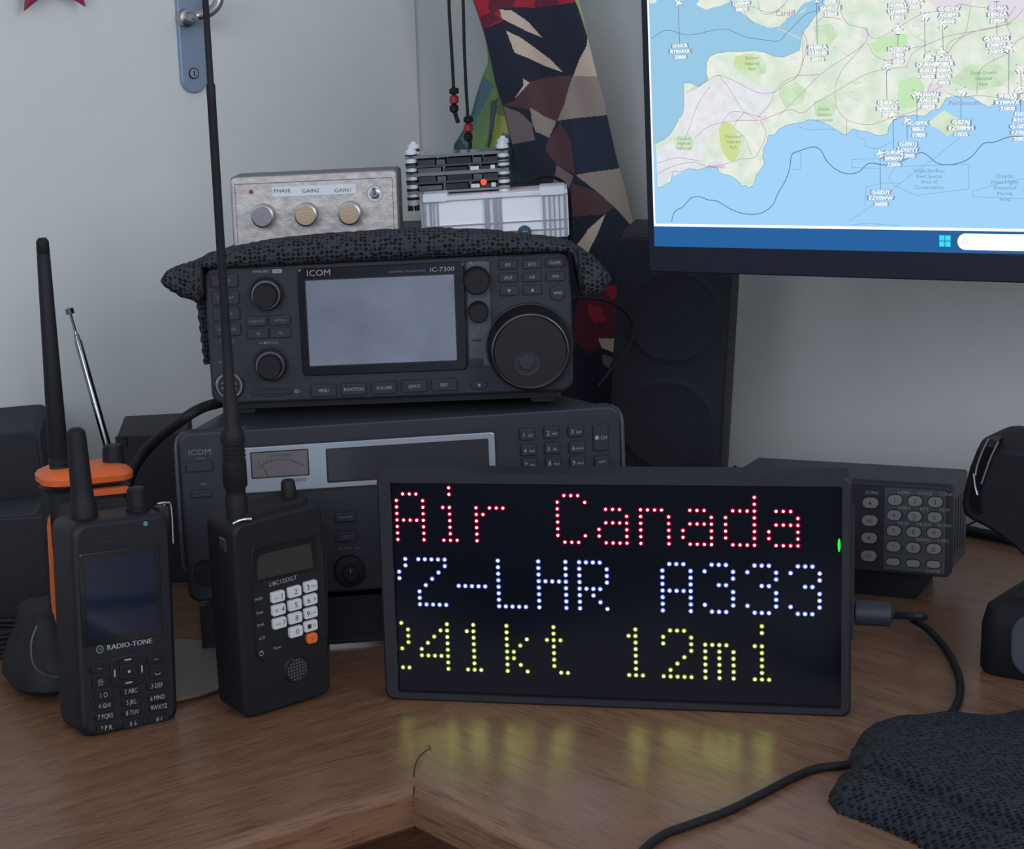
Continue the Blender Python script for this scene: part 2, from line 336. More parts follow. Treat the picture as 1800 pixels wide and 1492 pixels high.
b.text('1 3 5 7 9 20 40 60', xm, zm + 5.6, -2, 1.5, 'inkk'); b.text('S', xm - 14, zm + 1.5, -2, 1.6, 'inkk')
b.build('meter', sf, 'taupe analogue signal meter')
t = R(118); b = MB(); b.add([(xm + q * cos(t) + e, -2.2, zm - 22.5 + q * sin(t)) for q, e in ((16, -.2), (16, .2), (25.5, .15), (25.5, -.15))], [(0, 1, 2, 3)], 'inkk'); b.build('needle', sf)
words(rx, pz, [('IC-R8500', 519, 844, -1.5, 2.2, 'inkk', 1.2), ('ICOM', 351, 795, -.1, 3.6, 'inkd', 1.15), ('POWER', 352, 806, -.1, 1.1, 'inkd', 1), ('TIMER', 357, 851, -.1, 1.3, 'inkd', 1)])
key(rx, pz, 350.6, 819.5, 17, 6, '', r=.8, d=2.2); key(rx, pz, 354.5, 867, 12.5, 4.6, '', r=.8, d=1.8)
rows = [[(926.5, 762.9, '1 QZ'), (969, 759.7, '2 ABC'), (1011.3, 757, '3 DEF')], [(928.8, 790.2, '4 GHI'), (970.3, 787, '5 JKL'), (1013.6, 785.7, '6 MNO')], [(930.2, 815.3, '7 PRS'), (972.1, 813, '8 TUV'), (1014.5, 811.7, '9 WXY')]]
for row in rows:
    for a, c, t in row: key(rx, pz, a, c, 9.8, 7.4, '', r=.9, d=1.8, texts=((-2.4, -.3, 3., t[0], 'ink'), (1.9, -.8, 1.5, t[2:], 'ink')))
key(rx, pz, 1055.4, 768.4, 9.6, 17, '\u25a0-CH', r=1, d=1.8, ink='ink', th=2.4); key(rx, pz, 1057.6, 811, 9.6, 7.6, 'SHIFT', r=1, d=1.8, ink='ink', th=1.5)
key(rx, pz, 606.7, 908, 13.5, 6.2, 'MAIN/DIM', r=.7, d=2, ink='inkd', th=1.5); key(rx, pz, 608.7, 942, 13.5, 6.2, 'LOCK', r=.7, d=2, ink='inkd', th=1.5)
def knob(root, pz, px, py, prof, k='rub', mark=None, name='knob', y=0, kc=None, label=None):
    x, z = pz.on(px, py, y); b = MB(); b.lathe_y(x, z, prof, k, kc=kc)
    if mark: b.add([(x + (q * cos(mark) - e * sin(mark)), prof[0][1] - .1, z + q * sin(mark) + e * cos(mark)) for q, e in ((prof[0][0] * .35, -.3), (prof[0][0] * .95, -.3), (prof[0][0] * .95, .3), (prof[0][0] * .35, .3))], [(0, 1, 2, 3)], 'ink')
    return b.build(name, root, label)
knob(rx, pz, 613.4, 1001, [(4, -15), (5, -14.5), (5.3, -8), (9, -7.5), (10, -6.5), (10.2, 0)], mark=R(95))
knob(rx, pz, 362, 1003, [(6.5, -12), (7, -11), (7.5, 0)])
b = MB(); b.text('RF GAIN', *oz(606, 964), -.1, 1.5, 'inkd'); b.text('SQL', *oz(628, 963), -.1, 1.5, 'inkd'); b.build('dial_legend', rx)
for s in (0, 1):
    b = MB(); xx = 279 + 9 * s if s else 3; b.tube([(287.5 if s else -.5, 4, 20), (289 if s else -2, 4, 30), (289 if s else -2, 4, 92), (288 if s else -1, 6, 106), (284 if s else 3, 12, 110)], 1.4, 'greyp', 8); b.build('side_guard', rx)
b = MB(); b.box(35, 250, 10, 250, -1.2, 0, 'rub', 0); b.build('foot_pad', rx)

# black flat unit with a silver lower edge that the receiver stands on
pz = Pose(-62, 1240, 0, 2.5)
bu = thing('station_power_unit', 'low flat black box with a bright silver lower edge, directly under the wide receiver', 'electronics box', pz)
b = MB(); b.box(0, 262, 3, 240, 2.2, 33.5, 'blk', 2, 0); b.build('housing', bu)
x0, _ = pz.on(578, 1113, -.5); b = MB(); b.box(x0, 262, -.5, 8, .0, 2.0, 'chrome', .4); b.build('trim_strip', bu, 'bright silver strip')

# ------------------------------------------------------------------ transceiver
pz = Pose(-47, 1286.2, 160.2, -5.2, -1.2, 0)
tr = thing('transceiver', 'dark grey transceiver with pale screen and big tuning dial, on top of the wide receiver', 'radio', pz)
def oz(a, c, y=0): return pz.on(a, c, y)
b = MB(); b.box(3, 237, 14, 236, 2, 90, 'blk', 4, 0); b.build('cabinet', tr)
b = MB(); b.prism(rr(120, 46, 240, 92, 8, 6), 0, 15, 'blk2', 1.8); b.build('front_panel', tr)
b = MB(); b.box(8, 232, 5, 200, -4.5, 2, 'rub', 1); 
for x in (20, 220): b.box(x - 8, x + 8, 8, 24, -8, -4, 'rub', 2)
b.build('underside', tr)
for a, c, t in ((394.5, 493.5, 'POWER'), (397, 523.5, 'TRANSMIT'), (398, 551, 'TUNER'), (399.5, 578.5, 'VOX/BK-IN')): key(tr, pz, a, c, 18, 8.6, t, r=1.6, d=1.6, th=2, ink='inkd', sx=.85)
words(tr, pz, [('PHONES', 399, 600, -.08, 1.8, 'inkd', 1), ('TWIN PBT', 458, 477.5, -.08, 1.7, 'ink', 1), ('AF\u25cfRF/SQL', 473, 602.5, -.08, 1.8, 'inkd', 1), ('MIC', 389, 637, -.08, 1.5, 'inkd', 1), ('SD', 522, 688, -.08, 2.2, 'ink', 1)])
b = MB(); b.prism(rr(*oz(487, 476.5), 6.5, 2.6, 1), -.1, .1, 'ink'); b.text('CLR', *oz(487, 476.5), -.15, 1.4, 'inkk'); b.build('clear_marking', tr)
for a, c, leg in ((468.5, 516, 0), (476, 640, 0)):
    x, z = oz(a, c); b = MB(); b.prism(circ(x, z, 12.6, 40), -.15, .2, 'gap'); b.lathe_y(x, z, [(9.4, -6), (10, -5.4), (10.4, -4), (11, 0)], 'blk2', 48, kc='dsteel'); b.build('outer_ring', tr, 'knob ring with steel edge')
    b = MB(); b.lathe_y(x, z, [(7.2, -14), (8, -13), (8.4, -6)], 'rub', 48); b.build('knob', tr)
for a, c, w, t in ((451.5, 564.5, 14, 'P.AMP ATT'), (492, 562.5, 14, 'NOTCH'), (454, 586, 14, 'NB'), (493, 584.5, 14, 'NR')): key(tr, pz, a, c, w, 6.4, t, r=.8, d=1.4, th=1.8, ink='inkd', sx=.8)
x, z = oz(478.5, 689); b = MB(); b.prism(rr(x, z, 27, 4.6, 1), -.5, .5, 'gap', .2); b.prism(rr(x, z, 14, 6, 1), -.6, .5, 'gap', .2); b.prism(rr(x, z, 25, 1.6, .5), -.9, .5, 'blk2', .2); b.build('card_slot', tr)
x, z = oz(400, 619); b = MB(); b.prism(circ(x, z, 4.6), -.5, .3, 'blk2', .3); b.prism(circ(x, z, 2), -.6, .3, 'gap'); b.build('headphone_jack', tr)
x, z = oz(404, 676); b = MB(); b.prism(circ(x, z, 10.6, 40), -.2, .3, 'gap'); b.lathe_y(x, z, [(7.6, -4), (8.8, -4), (9.4, -3), (9.6, 0)], 'chrome', 40, kc='gap')
for k in range(8): b.lathe_y(x + 4.6 * cos(k * pi / 4 + .3), z + 4.6 * sin(k * pi / 4 + .3), [(.8, -5), (.9, -4)], 'chrome', 8)
b.prism(circ(x, z, 2.6), -4.4, -3.9, 'alu', .2); b.build('microphone_socket', tr, 'round chrome microphone socket')
x0, z1 = oz(522, 472); x1, _ = oz(816, 466); _, z0 = oz(533, 661)
b = MB(); b.prism(rr((x0 + x1) / 2, (z0 + z1) / 2, x1 - x0, z1 - z0, 3.5, 5), -1.4, .5, 'gloss', .7); bz = b.build('screen_bezel', tr, 'glossy black screen surround')
xa, za = oz(537, 494, -1.4); xb, zb = oz(803, 631, -1.4)
zt = (oz(534, 494, -1.4)[1] + oz(796, 482, -1.4)[1]) / 2; zl_ = (oz(542, 645, -1.4)[1] + oz(803, 631, -1.4)[1]) / 2
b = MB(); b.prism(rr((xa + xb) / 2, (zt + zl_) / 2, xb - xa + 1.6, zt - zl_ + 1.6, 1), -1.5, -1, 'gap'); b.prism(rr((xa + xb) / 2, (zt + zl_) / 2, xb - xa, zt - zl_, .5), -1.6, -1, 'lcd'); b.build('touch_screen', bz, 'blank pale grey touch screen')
words(bz, pz, [('ICOM', 560, 480, -1.5, 4., 'ink', 1.1), ('HF/50MHz TRANSCEIVER', 716, 477, -1.5, 1.4, 'inkd', 1.1), ('IC-7300', 777, 473.5, -1.5, 2.9, 'ink', 1.2)])
for a, c, t in ((569, 685.8, 'MENU'), (622, 683.5, 'FUNCTION'), (675.5, 681, 'M.SCOPE'), (728.4, 678, 'QUICK'), (781, 675.5, 'EXIT')): key(tr, pz, a, c, 16.6, 7.8, t, r=.7, d=1.8, th=2.1, ink='ink', sx=.85)
key(tr, pz, 842.5, 676.5, 10.5, 5.4, '\u25a0', r=2.6, d=1.2, th=1.5, ink='ink')
x0, z1 = oz(817, 459); x1 = oz(862, 460)[0]; z0 = oz(822, 646)[1]
b = MB(); b.prism(rr((x0 + x1) / 2, (z0 + z1) / 2, x1 - x0, z1 - z0, 1.5), -.35, .5, 'gap'); b.prism(rr((x0 + x1) / 2, (z0 + z1) / 2, x1 - x0 - 1.6, z1 - z0 - 1.6, 1), -.6, .5, 'greyp', .2); b.text('\u25cfMULTI', *oz(838, 462), -.7, 2., 'inkd'); b.build('multi_panel', tr, 'slightly lighter strip with two round knobs')
knob(tr, pz, 837.5, 491, [(7.4, -13), (8.4, -12), (8.8, -3), (9, 0)], name='knob'); knob(tr, pz, 840.5, 546, [(5.6, -11), (6.4, -10), (6.8, 0)], name='knob')
for a, c, w, h in ((838.5, 597.5, 6, 1.4), (837.5, 636, 9, 5)): key(tr, pz, a, c, w, h, '', r=1.2, d=1, gap=.5)
b = MB(); b.text('TX', *oz(834, 590), -.7, 1.4, 'inkd'); b.text('RX', *oz(834, 604), -.7, 1.4, 'inkd'); b.build('status_lettering', tr)
for a, c, t in ((893, 465, 'RIT'), (935, 463.8, '\u0394TX'), (975.5, 461, 'CLEAR'), (893.5, 488, 'SPLIT'), (935, 486.7, 'A/B'), (976.5, 485.5, 'V/M'), (895, 511.5, '\u25bc'), (936, 509.3, '\u25b2')): key(tr, pz, a, c, 12, 5.8, t, r=.7, d=1.4, th=2.0, ink='ink', sx=.85)
x, z = oz(980.5, 514.5); b = MB(); b.prism(circ(x, z, 5.6), -.2, .2, 'gap'); b.prism(circ(x, z, 5), -1.4, 0, 'blk2', .4); b.text('MPAD', x, z, -1.5, 1.9, 'ink', sx=.8); b.build('button', tr)
x, z = oz(930.5, 608); b = MB(); b.lathe_y(x, z, [(27, -1), (28.5, -.8), (29, .3)], 'gap', 64); b.lathe_y(x, z, [(24.6, -20), (25, -20.2), (25.2, -19), (26.2, -17), (27.2, -4), (27.6, -1)], 'rub', 64); b.build('dial_skirt', tr)
b = MB(); b.lathe_y(x - .3, z, [(23.4, -20.4), (24.1, -21.2), (24.7, -20.8), (25.4, -19)], 'dsteel', 72, kc='rub'); b.build('dial_rim', tr, 'silver edge of the tuning dial')
b = MB(); b.lathe_y(x - .3, z, [(22.8, -21), (23.3, -20.5)], 'gloss', 64, kc=mat('brushed black dial', (.012, .013, .016, 1), .33, metal=.3)); tk = b.build('tuning_dial', tr, 'large round tuning dial')
xd, zd = oz(926, 637.5, -21); b = MB(); b.lathe_y(xd, zd, [(7.3, -21.4), (8.2, -21.5), (8.4, -20.9)], 'blk2', 40, kc='gap'); b.lathe_y(xd, zd, [(4.3, -21.9), (5, -21.5)], 'blk2', 32); b.build('finger_dimple', tk)

# ------------------------------------------------------------------ LED matrix sign
pz = Pose(185.5, 1098.1, 0, -16, .7)
sg = thing('led_sign', 'lit dot matrix sign with red, white and yellow text in a black case', 'led sign', pz)
x0 = pz.on(670, 1000)[0] ; x1 = pz.on(1497, 1000)[0]; cw = (x1 - x0)
b = MB()
# case as a frame: outer shell lofted back, thin bezel standing proud of the panel
outer = rr((x0 + x1) / 2, 70.5, cw, 141, 5.5, 6); inner = rr(0.5, 70, 259, 130.5, 1.2, 6)
def ring(p, y): return [(x, y, z) for x, z in p]
def shr(p, d):
    cx_, cz_ = (x0 + x1) / 2, 70.5; return [(cx_ + (x - cx_) * (1 - 2 * d / cw), cz_ + (z - cz_) * (1 - 2 * d / 141)) for x, z in p]
b.loft([ring(inner, .3), ring(inner, -3), ring(shr(outer, 1.2), -3), ring(outer, -1.8), ring(outer, 21), ring(shr(outer, 1), 22)], 'blk2', cap0=False)
b.ms[0] = mat('sign case plastic', (.012, .0135, .0175, 1), .5, bump=.25, bscale=1500, spec=.3); b.build('case', sg, 'black plastic case')
b = MB(); b.prism(rr(.5, 70, 259, 130.5, 1), 0, 2, mat('led panel face', (.0025, .0035, .008, 1), .22, spec=.16)); 
for c_ in range(64):
    for r_ in range(0, 32): pass
b.build('panel', sg, 'glossy near black display panel')
def ledm(name, core, halo, sc, sh): return (glow(name + ' core', core, sc), glow(name + ' rim', halo, sh))
LR = ledm('red led', (1, .50, .46, 1), (.80, .0, .04, 1), 16., .75); LW = ledm('white led', (.72, .86, 1, 1), (.20, .28, 1, 1), 18., .9); LY = ledm('yellow led', (.80, .96, .26, 1), (.34, .44, .0, 1), 24., .8)
def V(c, a, z): return [(c, r) for r in range(a, z + 1)]
def Hh(r, a, z): return [(c, r) for c in range(a, z + 1)]
def la(c): return Hh(3, c + 1, c + 3) + [(c + 4, 4)] + Hh(5, c + 1, c + 4) + [(c, 6), (c + 4, 6), (c, 7), (c + 4, 7)] + Hh(8, c + 1, c + 4)
def three(c): return Hh(11, c + 1, c + 3) + [(c, 12), (c + 4, 12), (c + 4, 13), (c + 2, 14), (c + 3, 14), (c + 4, 15), (c + 4, 16), (c + 4, 17), (c, 17)] + Hh(18, c + 1, c + 3)
GL = [('A', LR, 'red', Hh(1, 1, 3) + V(0, 2, 8) + V(4, 2, 8) + Hh(5, 1, 3)), ('i', LR, 'red', V(8, 0, 1) + [(7, 3)] + V(8, 3, 8) + [(7, 8), (9, 8)]),
      ('r', LR, 'red', V(12, 3, 8) + [(13, 4)] + Hh(3, 14, 16)), ('C', LR, 'red', Hh(1, 25, 27) + [(28, 2), (28, 7)] + V(24, 2, 7) + Hh(8, 25, 27)),
      ('a', LR, 'red', la(30)), ('n', LR, 'red', Hh(3, 36, 39) + V(36, 4, 8) + V(40, 4, 8)), ('a', LR, 'red', la(42)),
      ('d', LR, 'red', V(52, 1, 8) + Hh(3, 49, 51) + V(48, 4, 7) + Hh(8, 49, 51)), ('a', LR, 'red', la(54)),
      ('Y cut off at the edge', LW, 'white', V(1, 11, 12) + V(0, 13, 14)), ('Z', LW, 'white', Hh(11, 3, 7) + [(7, 12), (6, 13), (5, 14), (4, 15), (3, 16), (3, 17)] + Hh(18, 3, 7)),
      ('hyphen', LW, 'white', Hh(15, 9, 13)), ('L', LW, 'white', V(15, 11, 17) + Hh(18, 15, 19)), ('H', LW, 'white', V(21, 11, 18) + V(25, 11, 18) + Hh(14, 22, 24)),
      ('R', LW, 'white', V(27, 11, 18) + Hh(11, 28, 30) + V(31, 12, 14) + Hh(15, 28, 30) + [(29, 16), (30, 17), (31, 18)]),
      ('A', LW, 'white', Hh(11, 40, 42) + V(39, 12, 18) + V(43, 12, 18) + Hh(15, 40, 42)), ('3', LW, 'white', three(45)), ('3', LW, 'white', three(51)), ('3', LW, 'white', three(57)),
      ('2 cut off at the edge', LY, 'yellow', [(0, 21), (1, 22), (1, 23), (1, 24), (0, 25), (0, 28), (1, 28)]),
      ('4', LY, 'yellow', V(7, 21, 28) + [(6, 22), (5, 23), (4, 24), (3, 25)] + Hh(26, 3, 6)), ('1', LY, 'yellow', V(11, 21, 28) + [(10, 22), (10, 28), (12, 28)]),
      ('k', LY, 'yellow', V(16, 21, 28) + [(19, 23), (18, 24), (17, 25), (17, 26), (18, 27), (19, 28)]), ('t', LY, 'yellow', V(23, 21, 27) + [(22, 23), (24, 23), (24, 28), (25, 28)]),
      ('1', LY, 'yellow', V(35, 21, 28) + [(34, 22), (34, 28), (36, 28)]), ('2', LY, 'yellow', Hh(21, 40, 42) + [(39, 22), (39, 23), (43, 22), (43, 23), (43, 24), (42, 25), (41, 26), (40, 27)] + Hh(28, 39, 43)),
      ('m', LY, 'yellow', Hh(23, 45, 48) + V(45, 24, 28) + V(47, 24, 28) + V(49, 24, 28)), ('i', LY, 'yellow', V(53, 20, 21) + [(52, 23)] + V(53, 23, 28) + [(52, 28), (54, 28)])]
for g, mt, cn, dots in GL:
    b = MB()
    for c_, r_ in dots:
        x, z = (c_ + .5) * 4 - 128, (31.5 - r_) * 4 + 6
        b.prism(circ(x, z, 1.4, 12), -.25, .2, mt[1]); b.prism(circ(x, z, .66, 12), -.45, -.1, mt[0])
    b.build('lit_character', sg, cn + ' dot matrix ' + g)
xg, zg = pz.on(1475, 958); b = MB(); b.prism(circ(xg, zg, .8, 10, 4), -.4, .2, 'greenled'); b.build('status_light', sg, 'green status light')
b = MB(); b.box(x1 - .5, x1 + 1.6, 5, 19, 44, 120, 'blk2', .5); b.build('side_rail', sg)
P = lambda x, y, z: Vector(pz.m @ Vector((x, y, z)))

# usb cable: plug in the sign's right side, loops over the desk, under the cloth and out over the front
xp, zp = pz.on(1530, 1077, 14)
b = MB(); a = P(x1 + 1.8, 14, zp); c = P(x1 + 22, 14, zp - .5); e = P(x1 + 40, 14, zp - 1.5)
ua = (c - a).normalized()
b.lathe(a, c, [(0, 3), (.5, 7.3), (20, 7.3), (21, 3), (22, 2.6), (38, 2.2)], 'blk2', 20)
cab = thing('usb_cable', 'black cable from the sign looping under the mesh cloth to the desk edge', 'cable', loc=(0, 0, 0))
b.build('plug', cab, 'dark grey moulded usb plug')
g = lambda a, c, z=2.4: gnd(a, c, z)
pth = [c, e, g(1600, 1085, 16), g(1630, 1105, 9), g(1662, 1140, 2.4), g(1683, 1180), g(1688, 1215), g(1678, 1245), g(1660, 1262), g(1630, 1285), g(1590, 1310), g(1540, 1335), g(1480, 1345), g(1440, 1350), g(1400, 1364), g(1340, 1395), g(1280, 1425), g(1220, 1447), g(1175, 1463), g(1150, 1478), g(1125, 1500), g(1100, 1530), g(1080, 1560)]
b = MB(); b.tube(pth, 2.3, 'rub', 12, 8); b.build('cord', cab)
# ------------------------------------------------------------------ cast aluminium box with three knobs
pz = Pose(-27.8, 1345, 252.3, -8, 0, 0)
def oz(a, c, y=0): return pz.on(a, c, y)
mb = thing('aluminium_control_box', 'worn bare metal box labelled PHASE GAIN2 GAIN1 with three round knobs', 'control box', pz)
b = MB(); b.box(0, 115, 2.5, 34, 0, 54.4, 'aludk', 3, 0); b.build('enclosure', mb)
b = MB(); b.prism(rr(57.5, 27.1, 113.4, 53.4, 3, 5), -1.5, 4, 'alu', 1.2); b.prism(rr(57.5, 49.3, 108, .5, .1), -1.6, 0, 'aludk'); b.prism(rr(3.6, 25, .4, 48, .1), -1.6, 0, 'aludk'); b.prism(rr(111.4, 25, .4, 48, .1), -1.6, 0, 'aludk'); b.build('face_plate', mb)
x0, z1 = oz(478, 327, -1.8); x1, z0 = oz(626, 342, -1.8); b = MB(); b.prism(rr((x0 + x1) / 2, (z1 + z0) / 2, x1 - x0, 6.6, .3), -1.9, -1.2, 'white')
for t, a, c in (('PHASE', 496, 335.6), ('GAIN2', 546, 335.4), ('GAIN1', 603, 334.5)): b.text(t, *oz(a, c, -1.9), -2.0, 2.5, 'inkk', sx=1.15)
b.build('label_tape', mb, 'white label strip reading PHASE GAIN2 GAIN1')
for i, (a, c) in enumerate(((465.5, 377.5), (540.7, 375.3), (617, 373))):
    knob(mb, pz, a, c, [(6.6, -13), (7.6, -12.6), (7.9, -11.5), (8, -2)], k='steel', y=0, kc='dsteel' if i == 0 else 'brass', label=('steel knob', 'brass faced knob', 'brass faced knob')[i])
x, z = oz(442, 336.5); b = MB(); b.lathe_y(x, z, [(.5, -3.2), (1.3, -2.9), (1.6, -1.6)], 'red', 12); b.build('indicator', mb, 'small dark red indicator')
x, z = oz(659.5, 340); b = MB(); b.lathe_y(x, z, [(3.4, -3.6), (3.8, -3.4), (4, -1.5)], 'chrome', 6); b.lathe_y(x, z, [(5.2, -2.4), (5.6, -1.5)], 'steel', 24); b.lathe_y(x, z, [(2, -6), (2.6, -5.5), (2.7, -2)], 'chrome', 16); b.lathe((x, -5, z), (x, -10, z + 4.5), [(0, 1), (6, 1.5), (7.2, .7)], 'chrome', 12); b.build('toggle_switch', mb, 'chrome toggle switch')

# clear ribbed plastic case with white lining
pz = Pose(104.4, 1350, 252.6, -8, 0, 1.0)
pb = thing('clear_plastic_case', 'translucent ribbed plastic case with white lining beside the metal control box', 'case', pz)
wB, hB = 99., 32.6
b = MB(); b.box(0, wB, 1.5, 44, 0, hB - 3, 'card', 2, 0)
b.build('lining', pb, 'white lining')
b = MB()
x_ = lambda a: oz2(a, 385)[0]
def oz2(a, c, y=0): return pz.on(a, c, y)
b.prism(rr(wB / 2, hB - 1.6, wB, 3.2, .8), -2, 45, 'clear', .6)
for a, c in ((743, 786), (949, 993)): xa, xb = oz2(a, 345)[0], oz2(c, 345)[0]; b.box(xa, xb, -2.6, 30, hB - 3.6, hB + 2.2, 'clear', .8, .5)
b.build('lid', pb, 'clear frosted lid with raised corners')
b = MB()
for a, w in ((742.5, 1.6), (748, 1.4), (757, 1.2), (763, .8), (770, 1.), (857, 3.6), (871, 2.6), (880, 2.2), (957, 1.6), (967, 1.2), (975, 1.), (984, 1.), (994, 2.)): 
    xx = oz2(a, 385)[0]; b.box(xx - w / 2, xx + w / 2, -.6, 1.5, 0, hB - 2, 'ribp', .3)
for c in (392, 408):
    zz = oz2(870, c)[1]; b.box(.5, wB - .5, -.5, 1.5, zz - .3, zz + .3, 'ribp', .1)
b.build('ribs', pb, 'clear upright ribs')
xx, zz = oz2(922, 408, -12)
b = MB(); n = 10
b.lathe((0, 0, -4.8), (0, 0, 4.8), [(4.8 - 4.8 * cos(pi * k / n), 4.8 * sin(pi * k / n) + .01) for k in range(n + 1)], 'blueglass', 20)
w_ = pz.m @ Vector((xx, -12, zz)); tag(b.build('glass_marble', None, loc=w_), 'dark blue glass ball in front of the clear plastic case', 'ball')

# stacked small circuit boards on nylon standoffs
pz = Pose(95.1, 1365, 286.5, -8, 0, 1.0)
bd = thing('stacked_circuit_boards', 'stacked circuit boards on white nylon posts with a lit red light, on the clear case', 'circuit board', pz)
def oz(a, c, y=0): return pz.on(a, c, y)
L_, T_ = 70., 30.
for (x, y, zb) in ((3.4, 4, -8), (66.6, 4, -1.8), (3.4, 34, 0), (66.6, 34, 0)):
    b = MB(); z = zb
    while z < 25.5:
        b.lathe((x, y, z), (x, y, z + 9), [(0, 3.9), (3.9, 3.9), (3.9, 3.0), (6, 3.0)], 'white', 20); b.lathe((x, y, z + 4), (x, y, z + 9), [(0, 4.3), (1.9, 4.3)], 'gap', 20); z += 5.9
    b.lathe((x, y, z), (x, y, z + 9), [(0, 4.2), (2.4, 4.1), (3.2, 3.2), (3.3, 2.2), (5, 1.7)], 'white', 16)
    if zb < -5:
        for q in (-2.2, 2.2): b.lathe((x + q, y - 1, zb - 3.6), (x + q, y - 1, zb + .5), [(0, 1.9), (4, 1.9)], 'gap', 12)
    b.build('standoff', bd, 'white nylon standoff')
pcb = mat('dark circuit board', (.010, .018, .018, 1), .4); acr = mat('smoked acrylic', (.20, .21, .22, 1), .12, trans=.2)
for i, (z, k, t) in enumerate(((.0, acr, 1.6), (6.5, pcb, 1.4), (12, acr, 2.4), (18, pcb, 1.4), (24.4, acr, 2.0))):
    b = MB(); b.box(-.5, 70.5, 0, 38, z, z + t, k, .4); b.build('circuit_board' if k is pcb else 'acrylic_plate', bd)
for z in (7.9, 19.4):
    b = MB()
    for xa, xb, h, k in ((8, 20, 3.6, 'blk2'), (21, 27, 3.2, 'greyp'), (28, 45, 3.9, 'blk'), (46, 52, 3.4, 'greyp'), (53, 63, 3.2, 'blk2')): b.box(xa, xb, 1, 28, z, z + h, k, .2)
    b.build('components', bd)
for z in (2.0, 14.2):
    b = MB()
    for xa, xb, h, k in ((8, 24, 3.2, 'greyp'), (26, 42, 3.8 if z < 3 else 2.8, 'blk'), (44, 50, 2.6, 'steel'), (51, 63, 2.4, 'blk2'), (58, 61, 2.8, 'steel')): b.box(xa, xb, 1 if h != 2.8 else .4, 26, z, z + h, k, .2)
    b.build('connectors', bd)
xr, zr = oz(850, 320, -.6); b = MB(); b.lathe_y(xr, zr, [(.6, -1), (1.9, -.4), (2.1, .9)], 'redled', 14); b.build('status_light', bd, 'lit red light')
f = lambda a, c, Y: atY(a, c, Y)
b = MB(); b.tube([f(888, 322, 1368), f(905, 321, 1385), f(930, 318, 1400), f(958, 309, 1410), f(982, 315, 1412), f(996, 330, 1415), f(1002, 360, 1420), f(1003, 400, 1425), f(1001, 430, 1428)], 1.3, 'cord', 8)
b.tube([f(888, 326, 1370), f(915, 323, 1380), f(935, 320, 1390), f(950, 317, 1405)], .7, 'cord', 6)
tag(b.build('black_lead'), 'thin black lead curving from the small circuit boards over the clear case', 'cable')

# ------------------------------------------------------------------ knitted net cover draped on the transceiver
pz = Pose(-47, 1286.2, 160.2, -5.2, -1.2, 0)
def oz(a, c, y=0): return pz.on(a, c, y)
top = [(283, 490, 496, 12), (288, 481, 506, 16), (300, 474, 515, 20), (315, 469, 524, 24), (330, 464, 528, 30), (343, 459, 535, 40), (352, 455, 520, 46), (360, 451, 480, 46), (378, 445, 474, 46), (400, 439, 472, 46), (430, 433, 470, 46), (470, 425, 468, 46), (520, 419, 465, 46), (570, 414, 463, 46), (620, 411, 460, 46), (670, 408, 458, 46), (720, 405, 456, 46), (770, 404, 453, 46), (820, 406, 450, 46), (870, 409, 448, 46), (920, 415, 446, 46), (960, 420, 444, 46), (990, 426, 442, 46), (1008, 431, 450, 46), (1022, 438, 520, 44), (1038, 448, 526, 38), (1052, 460, 520, 30), (1062, 472, 512, 22), (1068, 480, 503, 16), (1073, 487, 496, 10)]
st = []; PX = []
for i in range(len(top) - 1):
    for q in range(5):
        t = q / 5; st.append([top[i][k] * (1 - t) + top[i + 1][k] * t for k in range(4)])
st.append(list(top[-1])); rings = []; uvs = []; NP = 28
for i, (a, c1, c2, dep) in enumerate(st):
    x, zt_ = oz(a, c1, -4); _, zb_ = oz(a, c2, -4); inside = 0 < x < 240
    if inside: zb_ = max(zb_ - .5, 91.5) if 6 < x < 234 else 91.9
    rg = []; hgt = zt_ - zb_; d = dep
    prof = [(-2, 0), (-7, .12), (-10, .35), (-10, .6), (-7, .82), (-2, .96), (5, 1.), (15, .97), (26, .85), (d * .9, .55), (d, .25), (d - 3, .04), (d * .6, 0), (d * .25, 0)]
    if not inside: prof = [(y * (.5 + .5 * d / 46) if y < 0 else min(y, d), z) for y, z in prof]
    dense = []
    for k in range(len(prof)):
        p, q_ = prof[k], prof[(k + 1) % len(prof)]; dense += [p, ((p[0] + q_[0]) / 2, (p[1] + q_[1]) / 2)]
    s_ = 0; prev = None
    for k, (y, zf) in enumerate(dense):
        w = random.Random(i * 50 + k).uniform(-.45, .45); p = Vector((x + w, y + w, zb_ + hgt * zf + (w if zf > .1 else 0)))
        if prev is not None: s_ += min((p - prev).length, 6)
        prev = p; rg.append(p); uvs.append((x / 3.0, s_ / 3.0))
    rings.append(rg)
b = MB(); b.loft(rings, 'net', cap0=False, cap1=False); nv_ = len(b.v)
b.add(rings[0], [list(range(len(rings[0]) - 1, -1, -1))], 'net'); b.add(rings[-1], [list(range(len(rings[0])))], 'net')
uvs += uvs[:len(rings[0])] + uvs[nv_ - len(rings[0]):nv_]
cv = thing('knitted_cover', 'black open knit cover draped over the transceiver with drooping corners', 'cover', pz)
b.build('cover_cloth', cv, uv=uvs, sharp=80)
# strip hanging down the left side
sd = []; uu = []
for k in range(24):
    t = k / 23; a = 352 + 10 * t; c = 505 + 135 * t; wpx = 9 * (1 - t) + 5
    xl_, z_ = oz(a - wpx * .7 + 1.5 * sin(k * 1.9), c, 8); rg = [(xl_, 8, z_), (xl_ - .6, 16, z_), (xl_, 30, z_), (-.6, 30, z_), (-.8, 8, z_), (xl_ * .5 - .4, 5.5, z_)]
    sd.append(rg); uu += [(j * 1.6, z_ / 3) for j in range(6)]
b = MB(); b.loft(sd, 'net', cap0=False, cap1=False); b.build('side_flap', cv, uv=uu)

